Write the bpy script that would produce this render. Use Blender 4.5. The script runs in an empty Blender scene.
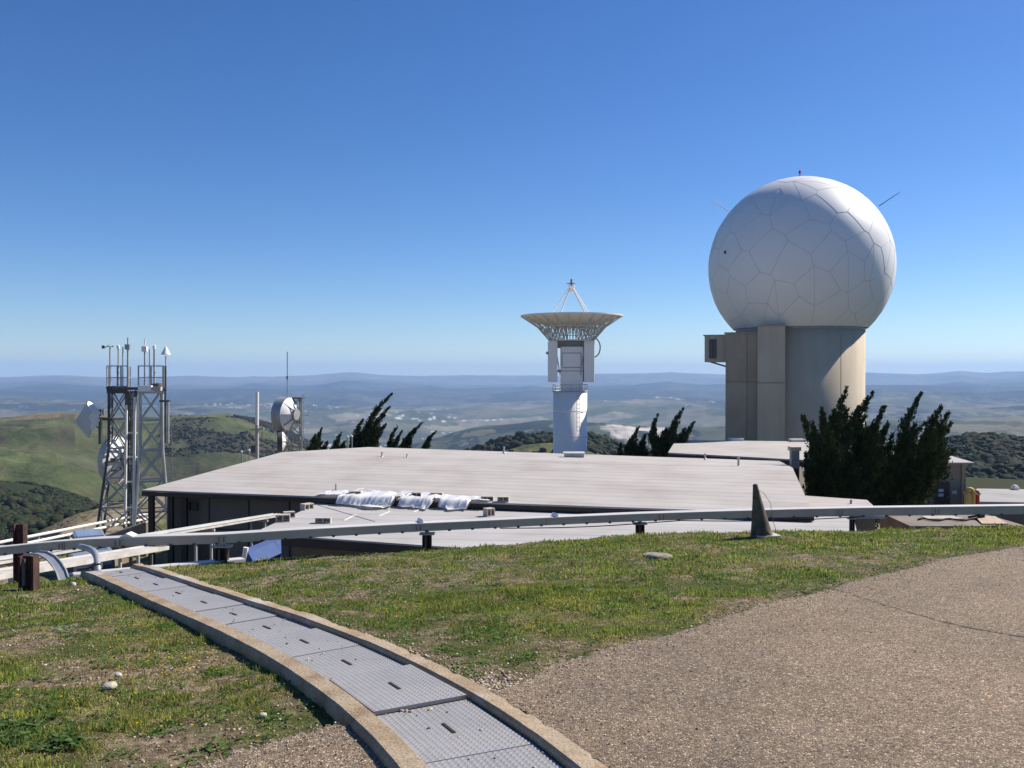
import bpy, bmesh, math, random
import numpy as np
from mathutils import Vector, Matrix

# ------------------------------------------------------------------ scene / camera
scene = bpy.context.scene
COL = scene.collection
F = 885.0
PITCH = math.atan(9 / F)
_cp, _sp = math.cos(PITCH), math.sin(PITCH)

cam_d = bpy.data.cameras.new('camera')
cam = bpy.data.objects.new('camera', cam_d)
COL.objects.link(cam)
cam_d.sensor_width = 36.0
cam_d.lens = 36.0 * F / 1024
cam_d.clip_start = 0.05
cam_d.clip_end = 200000
cam.location = (0, 0, 0)
cam.rotation_euler = (math.pi / 2 - PITCH, 0, 0)
scene.camera = cam


def P(px, py, D):
    """point at depth D (metres ahead of the camera) seen at pixel px, py"""
    a, b, c = (px - 512.0), F, -(py - 384.0)
    y = b * _cp + c * _sp
    z = -b * _sp + c * _cp
    return Vector((a * D / y, D, z * D / y))


def PZ(px, py, Z):
    """point at height Z seen at pixel px, py"""
    q = P(px, py, 1.0)
    return q * (Z / q.z)


# ------------------------------------------------------------------ noise
def _hash(ix, iy, seed):
    h = (ix.astype(np.int64) * 374761393 + iy.astype(np.int64) * 668265263 + seed * 974634777) & 0xFFFFFFFF
    h = ((h ^ (h >> 13)) * 1274126177) & 0xFFFFFFFF
    h = h ^ (h >> 16)
    return (h & 0xFFFFFF) / float(0xFFFFFF)


def vnoise(x, y, seed=0):
    x = np.asarray(x, float); y = np.asarray(y, float)
    ix = np.floor(x); iy = np.floor(y)
    fx = x - ix; fy = y - iy
    ux = fx * fx * fx * (fx * (fx * 6 - 15) + 10); uy = fy * fy * fy * (fy * (fy * 6 - 15) + 10)
    a = _hash(ix, iy, seed); b = _hash(ix + 1, iy, seed)
    c = _hash(ix, iy + 1, seed); d = _hash(ix + 1, iy + 1, seed)
    return (a * (1 - ux) + b * ux) * (1 - uy) + (c * (1 - ux) + d * ux) * uy


def fbm(x, y, seed=0, octv=4, gain=0.5):
    s = 0; a = 1; t = 0
    for k in range(octv):
        s = s + a * (vnoise(x, y, seed + k * 17) * 2 - 1); t += a
        a *= gain; x = x * 2.03 + 11.3; y = y * 2.03 - 7.1
    return s / t


def ridged(x, y, seed=0, octv=4):
    s = 0; a = 1; t = 0
    for k in range(octv):
        s = s + a * (1 - np.abs(vnoise(x, y, seed + k * 31) * 2 - 1) * 2); t += a
        a *= 0.5; x = x * 2.03 + 5.3; y = y * 2.03 - 3.1
    return s / t


# ------------------------------------------------------------------ the ground as a function
CREST = [(-2000, 760, 6.5), (-400, 640, 8.2), (-100, 600, 9.2), (0, 581, 9.8), (60, 576.5, 10.1), (110, 570, 10.5), (222, 560, 11.6),
         (330, 552, 12.0), (430, 547, 12.4), (530, 539.5, 12.7), (640, 531.5, 13.0), (760, 528.5, 13.3),
         (860, 528, 13.6), (1024, 524, 14.5), (1400, 516, 16), (3000, 505, 22)]
_cx = np.array([c[0] for c in CREST], float)
_cD = np.array([c[2] for c in CREST], float)
_cz = np.array([P(*c).z for c in CREST])
_cr = np.array([math.hypot(P(*c).x, c[2]) for c in CREST])


def sstep(a, b, x):
    t = np.clip((x - a) / (b - a), 0, 1)
    return t * t * (3 - 2 * t)


def az_px(x, y):
    a = np.clip(np.arctan2(x, y), -1.2, 1.2)
    return 512 + F * np.tan(a)


R0 = 115.0
EDGE_PX = [-2000, -200, 0, 60, 110, 180, 300, 3000]
EDGE_R = [48, 50, 54, 58, 66, 80, 108, 108]


def z_base(r):
    lr = np.log(np.maximum(r, 1))
    return np.interp(lr, np.log([40, 110, 200, 400, 800, 1500, 3000, 6000, 60000]),
                     [-9, -26, -52, -100, -205, -330, -450, -520, -520])


LAYERS = [  # rc, sf, sb, noise amp, noise wavelength, seed, [(px, y)]
    (2200, .030, .15, 42, 420, 3, [(-2000, 405), (-600, 412), (0, 423), (40, 417), (100, 421), (130, 424), (180, 420), (230, 419), (265, 424), (300, 437), (330, 456), (380, 500), (600, 900)]),
    (820, .03, .22, 9, 150, 5, [(-2000, 420), (-600, 440), (0, 480), (40, 484), (90, 499), (112, 511), (130, 535), (200, 640), (400, 1400)]),
    (300, .12, .15, 2.0, 90, 7, [(-2000, 640), (-600, 600), (0, 560), (30, 540), (45, 527), (70, 514), (100, 506), (130, 501), (160, 497), (260, 495), (400, 520), (500, 600), (700, 1200)]),
    (1000, .075, .12, 10, 160, 9, [(100, 1200), (380, 520), (440, 465), (480, 450), (505, 441), (520, 436), (550, 435), (590, 435), (605, 441), (625, 452), (650, 466), (700, 500), (900, 900)]),
    (900, .09, .18, 12, 170, 11, [(600, 1200), (800, 520), (880, 462), (930, 445), (945, 440), (960, 436), (975, 433), (990, 435), (1005, 438), (1030, 440), (1100, 432), (1400, 425), (3000, 420)]),
    (4300, .06, .08, 55, 900, 13, [(-2000, 460), (300, 470), (430, 440), (470, 430), (560, 422), (640, 425), (720, 428), (900, 420), (1024, 416), (3000, 410)]),
    (9500, .028, .03, 80, 1900, 15, [(-2000, 402), (0, 402), (300, 407), (450, 409), (600, 405), (700, 402), (1024, 404), (3000, 400)]),
    (14000, .03, .04, 130, 2800, 17, [(-2000, 388), (0, 391), (150, 393), (230, 388), (400, 392), (470, 395), (560, 391), (650, 388), (740, 389), (900, 387), (1024, 389), (3000, 388)]),
    (26000, .03, .05, 130, 3600, 19, [(-2000, 376), (-600, 375), (0, 377), (60, 375), (120, 378), (190, 376.5), (250, 377), (320, 375), (350, 372.8), (380, 375.5), (430, 376.5), (480, 375.5), (560, 376.5), (600, 374), (630, 374), (665, 372.6), (700, 374), (740, 375), (800, 374), (870, 373), (920, 374.5), (942, 373), (960, 371), (985, 373.5), (1024, 372), (1400, 374), (3000, 376)]),
]


def hills_z(x, y):
    x = np.asarray(x, float); y = np.asarray(y, float)
    r = np.hypot(x, y); px = az_px(x, y)
    px = np.where(y < 0, np.where(x < 0, -2000.0, 3000.0), px)
    out = z_base(r) + fbm(x / 260, y / 260, 41, 4) * np.clip(r * .03, 0, 14)
    win = None
    for rc, sf, sb, amp, wl, seed, tab in LAYERS:
        yy = 0
        for o_ in (-26, -17, -8, 0, 8, 17, 26):
            yy = yy + np.interp(px + o_ * (.3 if rc > 20000 else 1), [t[0] for t in tab], [t[1] for t in tab]) / 7
        cosaz = np.maximum(np.cos(np.arctan((px - 512) / F)), .35)
        cz = -(yy - 375) / F * rc * cosaz
        wob = fbm(x / (wl * 2.5), y / (wl * 2.5), seed + 70, 2) * rc * .06
        d = r - (rc + wob)
        z = cz - np.where(d < 0, -d * sf, d * sb)
        z = z + amp * ridged(x / wl, y / wl, seed, 5) * np.clip(.25 + np.abs(d) / rc * 6, 0, 1)
        k = np.maximum(.004 * r, .5)
        h = np.clip(.5 + .5 * (z - out) / k, 0, 1)
        out = out * (1 - h) + z * h + k * h * (1 - h) * .5
    return out


def ground_z(x, y):
    x = np.asarray(x, float); y = np.asarray(y, float)
    r = np.hypot(x, y)
    px = az_px(x, y)
    rc = np.interp(px, _cx, _cr); zc = np.interp(px, _cx, _cz)
    back = y < 0
    t = np.clip((r - 3.0) / (rc - 3.0), 0, 1)
    z1 = -1.6 + (zc + 1.6) * t ** 1.1
    z1 = np.where(back, -1.6 - .02 * r, z1)
    right = sstep(835, 900, px)
    r2 = 26 + 16 * right
    zm = (zc + (-9.0 - zc) * (21 - rc) / (26 - rc)) * (1 - right) + (-4.15) * right
    r2 = 26 + 12 * right; z2m = -9.1 + 2.5 * right
    re = np.interp(px, EDGE_PX, EDGE_R)
    za = zc + (zm - zc) * np.clip((r - rc) / (21 - rc), 0, 1)
    zb = zm + (z2m - zm) * np.clip((r - 21) / (r2 - 21), 0, 1) + (-9.1 - z2m) * np.clip((r - 41) / 7, 0, 1)
    z2 = np.where(r < 21, za, zb)
    z2 = z2 - .35 * np.clip((r - 30) / 60, 0, 1)
    z = np.where((r < rc) | back, z1, z2)
    # soften the crest
    z = z - .03 * np.exp(-((r - rc) / .6) ** 2) * (~back)
    fall = np.clip(r - re, 0, None)
    z = z - .5 * fall * sstep(0, 8, fall)
    z = np.where(back & (r > 30), z - .25 * (r - 30), z)
    hb = sstep(R0 * .8, R0, r)
    hz = hills_z(x, y)
    z = z * (1 - hb) + hz * hb
    return z


def gz(x, y):
    return float(ground_z(np.array([x]), np.array([y]))[0])


def G(px, py, h=0.0, near=1.0, far=15.0):
    """first hit of the pixel ray with the ground raised by h"""
    q = P(px, py, 1.0)
    ds = np.linspace(near, far, 1200)
    dz = q.z * ds - (ground_z(q.x * ds, ds) + h)
    i = int(np.argmax(dz < 0))
    if dz[i] >= 0: i = len(ds) - 1
    d = ds[i]
    return Vector((q.x * d, d, q.z * d))


# ------------------------------------------------------------------ materials
def nodes(name):
    m = bpy.data.materials.new(name); m.use_nodes = True
    nt = m.node_tree
    return m, nt, nt.nodes['Principled BSDF']


def N(nt, typ, **kw):
    n = nt.nodes.new(typ)
    for k, v in kw.items():
        if k.startswith('i_'):
            n.inputs[k[2:].replace('_', ' ')].default_value = v
        else:
            setattr(n, k, v)
    return n


def mixcol(nt, fac, a, b, blend='MIX'):
    n = nt.nodes.new('ShaderNodeMix'); n.data_type = 'RGBA'; n.blend_type = blend
    for sock, v in ((n.inputs['Factor'], fac), (n.inputs['A'] if False else n.inputs[6], a), (n.inputs[7], b)):
        if hasattr(v, 'is_linked') or hasattr(v, 'links'):
            nt.links.new(v, sock)
        elif isinstance(v, (tuple, list)):
            sock.default_value = (*v[:3], 1)
        else:
            sock.default_value = v
    return n.outputs[2]


def ramp(nt, fac, stops):
    n = nt.nodes.new('ShaderNodeValToRGB')
    el = n.color_ramp.elements
    while len(el) < len(stops): el.new(.5)
    for e, (p, c) in zip(el, stops):
        e.position = p; e.color = (*c, 1) if len(c) == 3 else c
    nt.links.new(fac, n.inputs['Fac'])
    return n.outputs['Color']


def noise(nt, scale, detail=4, rough=.55, coord='Object', vec=None, dist=0):
    t = nt.nodes.new('ShaderNodeTexNoise')
    t.inputs['Scale'].default_value = scale; t.inputs['Detail'].default_value = detail
    t.inputs['Roughness'].default_value = rough; t.inputs['Distortion'].default_value = dist
    if vec is None:
        tc = nt.nodes.new('ShaderNodeTexCoord'); vec = tc.outputs[coord]
    nt.links.new(vec, t.inputs['Vector'])
    return t.outputs['Fac']


def bump(nt, bs, height, strength=.3, dist=.01):
    b = nt.nodes.new('ShaderNodeBump')
    b.inputs['Strength'].default_value = strength; b.inputs['Distance'].default_value = dist
    nt.links.new(height, b.inputs['Height']); nt.links.new(b.outputs['Normal'], bs.inputs['Normal'])


def M_plain(name, col, rough=.6, metal=0.0, var=.25, scale=3.0, bmp=.15, dark=None, spec=None):
    m, nt, bs = nodes(name)
    n1 = noise(nt, scale, 6, .6)
    dk = dark if dark else tuple(c * (1 - var) for c in col)
    c = ramp(nt, n1, [(.32, dk), (.62, col)])
    n2 = noise(nt, scale * 9, 3, .6)
    c2 = mixcol(nt, n2, tuple([1 - var * .6] * 3), (1.0, 1.0, 1.0))
    nt.links.new(mixcol(nt, 1.0, c, c2, 'MULTIPLY'), bs.inputs['Base Color'])
    bs.inputs['Roughness'].default_value = rough; bs.inputs['Metallic'].default_value = metal
    if spec is not None: bs.inputs['Specular IOR Level'].default_value = spec
    if bmp: bump(nt, bs, n2, bmp, .01)
    return m


MT = {}
MT['white_paint'] = M_plain('white_paint', (.86, .825, .775), .45, var=.07, scale=.5, bmp=.03)
MT['dome_panel'] = M_plain('dome_panel', (.85, .825, .79), .5, var=.05, scale=.12, bmp=.02)
MT['dome_seam'] = M_plain('dome_seam', (.62, .60, .57), .8, var=.15)
MT['steel'] = M_plain('galvanised_steel', (.42, .43, .43), .5, .35, var=.25, scale=2)
MT['dark_steel'] = M_plain('weathered_steel', (.12, .125, .13), .6, .2, var=.4, scale=2)
MT['pale_steel'] = M_plain('pale_steel', (.50, .50, .47), .55, .1, var=.25, scale=2)
MT['pale_truss'] = M_plain('pale_truss', (.62, .61, .58), .6, .05, var=.15, scale=1)
MT['duct'] = M_plain('duct_steel', (.50, .44, .37), .55, .15, var=.18, scale=1.5, bmp=.05)
MT['duct_lid'] = M_plain('duct_lid', (.64, .61, .57), .5, .1, var=.12, scale=1.2, bmp=.04)
MT['rust'] = M_plain('rusty_iron', (.095, .038, .025), .9, 0, dark=(.022, .014, .012), scale=9, bmp=.6)
MT['bolt'] = M_plain('bolt_dark', (.07, .07, .075), .6, .2)
MT['slab'] = M_plain('slab_concrete', (.25, .21, .17), .95, var=.3, scale=1.2)
MT['wood_pale'] = M_plain('pale_board', (.60, .56, .50), .8, var=.3, scale=2.5)
MT['ply'] = M_plain('plywood', (.52, .40, .26), .8, var=.25, scale=2)
MT['fascia'] = M_plain('brown_fascia', (.055, .040, .030), .7, var=.3)
MT['wall_brown'] = M_plain('brown_wall', (.20, .17, .135), .85, var=.2, scale=.9)
MT['wall_tan'] = M_plain('tan_stucco', (.33, .27, .20), .9, var=.15, scale=.9)
MT['door'] = M_plain('brown_door', (.10, .065, .05), .6, var=.2)
MT['paper'] = M_plain('paper_notice', (.72, .72, .70), .8, var=.1)
MT['glass_dark'] = M_plain('dark_glass', (.02, .025, .04), .08, 0, var=.1, bmp=0)
MT['rubber'] = M_plain('rubber', (.02, .02, .02), .85, var=.2)
MT['blue'] = M_plain('blue_tarp', (.02, .065, .22), .5, var=.25, scale=3)
MT['yellow'] = M_plain('yellow_paint', (.62, .42, .10), .6, var=.25)
MT['red'] = M_plain('red_paint', (.38, .05, .03), .5, var=.25)
MT['car_paint'] = M_plain('car_paint', (.30, .36, .47), .22, .25, var=.06, bmp=0)
MT['chrome'] = M_plain('lamp_glass', (.6, .6, .62), .15, .3, var=.05, bmp=0)
MT['block'] = M_plain('concrete_block', (.56, .50, .43), .95, var=.25, scale=9, bmp=.4)
MT['cone'] = M_plain('weathered_cone', (.15, .112, .072), .85, dark=(.045, .037, .028), scale=7, bmp=.2)
MT['bark'] = M_plain('bark', (.09, .065, .045), .95, var=.5, scale=8, bmp=.5)
MT['grey_dish'] = M_plain('grey_dish', (.56, .54, .50), .5, .1, var=.1, scale=1)


def tarp_mat():
    m, nt, bs = nodes('white_plastic_sheet')
    n1 = noise(nt, 2.5, 5)
    nt.links.new(ramp(nt, n1, [(.3, (.80, .80, .79)), (.6, (.90, .89, .87))]), bs.inputs['Base Color'])
    bs.inputs['Roughness'].default_value = .35
    tr = N(nt, 'ShaderNodeBsdfTranslucent'); tr.inputs['Color'].default_value = (.85, .86, .88, 1)
    mx = N(nt, 'ShaderNodeMixShader'); mx.inputs[0].default_value = .22
    out = nt.nodes['Material Output']
    nt.links.new(bs.outputs[0], mx.inputs[1]); nt.links.new(tr.outputs[0], mx.inputs[2]); nt.links.new(mx.outputs[0], out.inputs['Surface'])
    return m


MT['tarp'] = tarp_mat()


def roof_mat(name, col, course=.8, sheet=60):
    m, nt, bs = nodes(name)
    uv = nt.nodes.new('ShaderNodeUVMap'); uv.uv_map = 'UVMap'
    br = nt.nodes.new('ShaderNodeTexBrick')
    br.inputs['Color1'].default_value = (*col, 1)
    br.inputs['Color2'].default_value = (*[c * .95 for c in col], 1)
    br.inputs['Mortar'].default_value = (*[c * .70 for c in col], 1)
    br.inputs['Scale'].default_value = 1.0
    br.inputs['Mortar Size'].default_value = .045
    br.inputs['Mortar Smooth'].default_value = .4
    br.inputs['Bias'].default_value = 0
    br.inputs['Brick Width'].default_value = sheet
    br.inputs['Row Height'].default_value = course
    nt.links.new(uv.outputs['UV'], br.inputs['Vector'])
    mp = nt.nodes.new('ShaderNodeMapping'); mp.inputs['Scale'].default_value = (.10, .9, 1)
    nt.links.new(uv.outputs['UV'], mp.inputs['Vector'])
    n1 = noise(nt, 1.0, 6, .65, vec=mp.outputs['Vector'])
    n3 = noise(nt, .35, 5, .6, vec=uv.outputs['UV'])
    n2 = noise(nt, 40, 2, .5, vec=uv.outputs['UV'])
    c = mixcol(nt, 1.0, br.outputs['Color'], ramp(nt, n1, [(.3, (.84, .83, .82)), (.65, (1, 1, 1))]), 'MULTIPLY')
    c = mixcol(nt, 1.0, c, ramp(nt, n3, [(.28, (.82, .79, .76)), (.5, (.96, .955, .95)), (.66, (1.03, 1.03, 1.03))]), 'MULTIPLY')
    c = mixcol(nt, 1.0, c, ramp(nt, n2, [(.3, (.93, .93, .93)), (.7, (1, 1, 1))]), 'MULTIPLY')
    nt.links.new(c, bs.inputs['Base Color'])
    bs.inputs['Roughness'].default_value = .85
    bump(nt, bs, br.outputs['Fac'], -.4, .01)
    return m


MT['roof'] = roof_mat('roof_sheet', (.50, .462, .43))
MT['roof_low'] = roof_mat('low_roof_sheet', (.48, .463, .45), 1.2, 60)
MT['roof_grey'] = roof_mat('grey_roof_sheet', (.38, .37, .36), 1.5, 6)


def wall_panel_mat():  # concrete shaft with streaks
    m, nt, bs = nodes('shaft_concrete')
    tc = nt.nodes.new('ShaderNodeTexCoord')
    mp = nt.nodes.new('ShaderNodeMapping'); mp.inputs['Scale'].default_value = (1.1, 1.1, .07)
    nt.links.new(tc.outputs['Object'], mp.inputs['Vector'])
    n1 = noise(nt, 1.0, 6, .6, vec=mp.outputs['Vector'])
    n2 = noise(nt, .35, 5, .6)
    n3 = noise(nt, 14, 3, .6)
    c = ramp(nt, n1, [(.3, (.49, .41, .30)), (.6, (.57, .485, .36))])
    c = mixcol(nt, 1.0, c, ramp(nt, n2, [(.3, (.88, .87, .85)), (.65, (1, 1, 1))]), 'MULTIPLY')
    c = mixcol(nt, 1.0, c, ramp(nt, n3, [(.3, (.93, .93, .93)), (.7, (1, 1, 1))]), 'MULTIPLY')
    nt.links.new(c, bs.inputs['Base Color']); bs.inputs['Roughness'].default_value = .9
    bump(nt, bs, n3, .15, .02)
    return m


MT['shaft'] = wall_panel_mat()
MT['shaft_dark'] = M_plain('annex_stained', (.47, .39, .285), .9, dark=(.39, .31, .215), scale=.3)


def kerb_mat():
    m, nt, bs = nodes('kerb_concrete')
    n0 = noise(nt, .8, 4, .6); n1 = noise(nt, 4, 6, .65); n2 = noise(nt, 60, 3, .6); n4 = noise(nt, 260, 2, .6)
    c = ramp(nt, n1, [(.28, (.27, .185, .105)), (.5, (.40, .30, .195)), (.75, (.47, .39, .29))])
    c = mixcol(nt, ramp(nt, n0, [(.56, (0, 0, 0)), (.66, (1, 1, 1))]), c, (.52, .47, .40))
    c = mixcol(nt, 1.0, c, ramp(nt, n2, [(.3, (.72, .70, .68)), (.6, (1, 1, 1))]), 'MULTIPLY')
    c = mixcol(nt, 1.0, c, ramp(nt, n4, [(.3, (.75, .74, .72)), (.6, (1.05, 1.05, 1.05))]), 'MULTIPLY')
    nt.links.new(c, bs.inputs['Base Color']); bs.inputs['Roughness'].default_value = .95
    bump(nt, bs, n2, .7, .012)
    return m


MT['kerb'] = kerb_mat()


def plate_mat():
    m, nt, bs = nodes('studded_plate')
    n1 = noise(nt, 1.5, 5, .6); n2 = noise(nt, 30, 3); n5 = noise(nt, 3.2, 7, .75)
    c = ramp(nt, n1, [(.3, (.27, .255, .24)), (.65, (.36, .343, .325))])
    c = mixcol(nt, 1.0, c, ramp(nt, n2, [(.3, (.86, .85, .84)), (.6, (1, 1, 1))]), 'MULTIPLY')
    c = mixcol(nt, ramp(nt, n5, [(.52, (0, 0, 0)), (.70, (.8, .8, .8))]), c, (.27, .215, .155))
    nt.links.new(c, bs.inputs['Base Color']); bs.inputs['Roughness'].default_value = .55
    bs.inputs['Metallic'].default_value = .1
    return m


MT['plate'] = plate_mat()
MT['stud'] = M_plain('stud_metal', (.38, .38, .39), .5, .1, var=.15, bmp=0)


def asphalt_mat():
    m, nt, bs = nodes('worn_chip_seal')
    tc = nt.nodes.new('ShaderNodeTexCoord'); ob = tc.outputs['Object']
    vo = nt.nodes.new('ShaderNodeTexVoronoi'); vo.inputs['Scale'].default_value = 120
    nt.links.new(ob, vo.inputs['Vector'])
    sep = nt.nodes.new('ShaderNodeSeparateColor'); nt.links.new(vo.outputs['Color'], sep.inputs[0])
    chips = ramp(nt, sep.outputs[0], [(0.0, (.045, .034, .025)), (.08, (.14, .105, .076)), (.30, (.215, .162, .116)), (.60, (.26, .198, .144)), (.86, (.33, .255, .185)), (.94, (.50, .41, .29)), (1.0, (.72, .62, .45))])
    edge = ramp(nt, vo.outputs['Distance'], [(.35, (1, 1, 1)), (.85, (.60, .58, .56))])
    c = mixcol(nt, 1.0, chips, edge, 'MULTIPLY')
    vo2 = nt.nodes.new('ShaderNodeTexVoronoi'); vo2.inputs['Scale'].default_value = 55
    nt.links.new(ob, vo2.inputs['Vector'])
    s2 = nt.nodes.new('ShaderNodeSeparateColor'); nt.links.new(vo2.outputs['Color'], s2.inputs[0])
    c = mixcol(nt, 1.0, c, ramp(nt, s2.outputs[1], [(0, (.62, .60, .58)), (.12, (.96, .95, .94)), (.9, (1.04, 1.04, 1.03)), (1, (1.4, 1.35, 1.22))]), 'MULTIPLY')
    n1 = noise(nt, .55, 6, .6); n2 = noise(nt, 3.5, 5, .6)
    c = mixcol(nt, 1.0, c, ramp(nt, n1, [(.3, (.82, .82, .84)), (.5, (1, .99, .97)), (.7, (1.14, 1.10, 1.06))]), 'MULTIPLY')
    c = mixcol(nt, 1.0, c, ramp(nt, n2, [(.3, (.88, .88, .88)), (.65, (1.05, 1.05, 1.05))]), 'MULTIPLY')
    nt.links.new(c, bs.inputs['Base Color']); bs.inputs['Roughness'].default_value = .93
    bs.inputs['Specular IOR Level'].default_value = .25
    inv = N(nt, 'ShaderNodeMath', operation='SUBTRACT'); inv.inputs[0].default_value = 1
    nt.links.new(vo.outputs['Distance'], inv.inputs[1])
    bump(nt, bs, inv.outputs[0], .8, .007)
    return m


MT['asphalt'] = asphalt_mat()


def ground_mat():
    m, nt, bs = nodes('hilltop_soil')
    at = nt.nodes.new('ShaderNodeAttribute'); at.attribute_name = 'cover'
    n1 = noise(nt, 1.4, 6, .65); n2 = noise(nt, 14, 5, .7); n3 = noise(nt, 110, 3, .7)
    soil = ramp(nt, n2, [(.3, (.085, .055, .038)), (.48, (.20, .145, .10)), (.66, (.42, .33, .235))])
    green = ramp(nt, n2, [(.3, (.045, .055, .020)), (.6, (.10, .12, .035))])
    f = ramp(nt, n1, [(.42, (0, 0, 0)), (.58, (1, 1, 1))])
    c = mixcol(nt, f, soil, green)
    c = mixcol(nt, 1.0, c, ramp(nt, n3, [(.3, (.6, .6, .6)), (.65, (1.2, 1.2, 1.15))]), 'MULTIPLY')
    c = mixcol(nt, at.outputs['Alpha'], c, at.outputs['Color'])
    nt.links.new(c, bs.inputs['Base Color']); bs.inputs['Roughness'].default_value = 1
    bs.inputs['Specular IOR Level'].default_value = .1
    bump(nt, bs, n3, .8, .02)
    return m


def attr_mat(name, rough=.8, transl=0.0, spec=.3, nscale=None):
    m, nt, bs = nodes(name)
    at = nt.nodes.new('ShaderNodeAttribute'); at.attribute_name = 'cover'
    c = at.outputs['Color']
    if nscale:
        c = mixcol(nt, 1.0, c, ramp(nt, noise(nt, nscale, 6, .7), [(.3, (.7, .7, .7)), (.7, (1.15, 1.15, 1.15))]), 'MULTIPLY')
    nt.links.new(c, bs.inputs['Base Color']); bs.inputs['Roughness'].default_value = rough
    bs.inputs['Specular IOR Level'].default_value = spec
    if transl:
        tr = N(nt, 'ShaderNodeBsdfTranslucent'); nt.links.new(c, tr.inputs['Color'])
        mx = N(nt, 'ShaderNodeMixShader'); mx.inputs[0].default_value = transl
        nt.links.new(bs.outputs[0], mx.inputs[1]); nt.links.new(tr.outputs[0], mx.inputs[2])
        nt.links.new(mx.outputs[0], nt.nodes['Material Output'].inputs['Surface'])
    return m


MT['ground'] = ground_mat()
MT['hills'] = attr_mat('hill_cover', 1, 0, .05, .012)
_nt = MT['hills'].node_tree; bump(_nt, _nt.nodes['Principled BSDF'], noise(_nt, .018, 6, .65), 1.0, 9.0)
MT['wood'] = attr_mat('woodland_leaves', .9, .0, .1, .6)
MT['grass'] = attr_mat('grass_blades', .6, .45, .25)
MT['leaf'] = attr_mat('cypress_leaf', .75, .08, .15)
MT['stone'] = attr_mat('stones', .95, 0, .2, 30)
MT['petal'] = attr_mat('petals', .6, .3, .2)


# ------------------------------------------------------------------ mesh building
ROOT = {}


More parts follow.
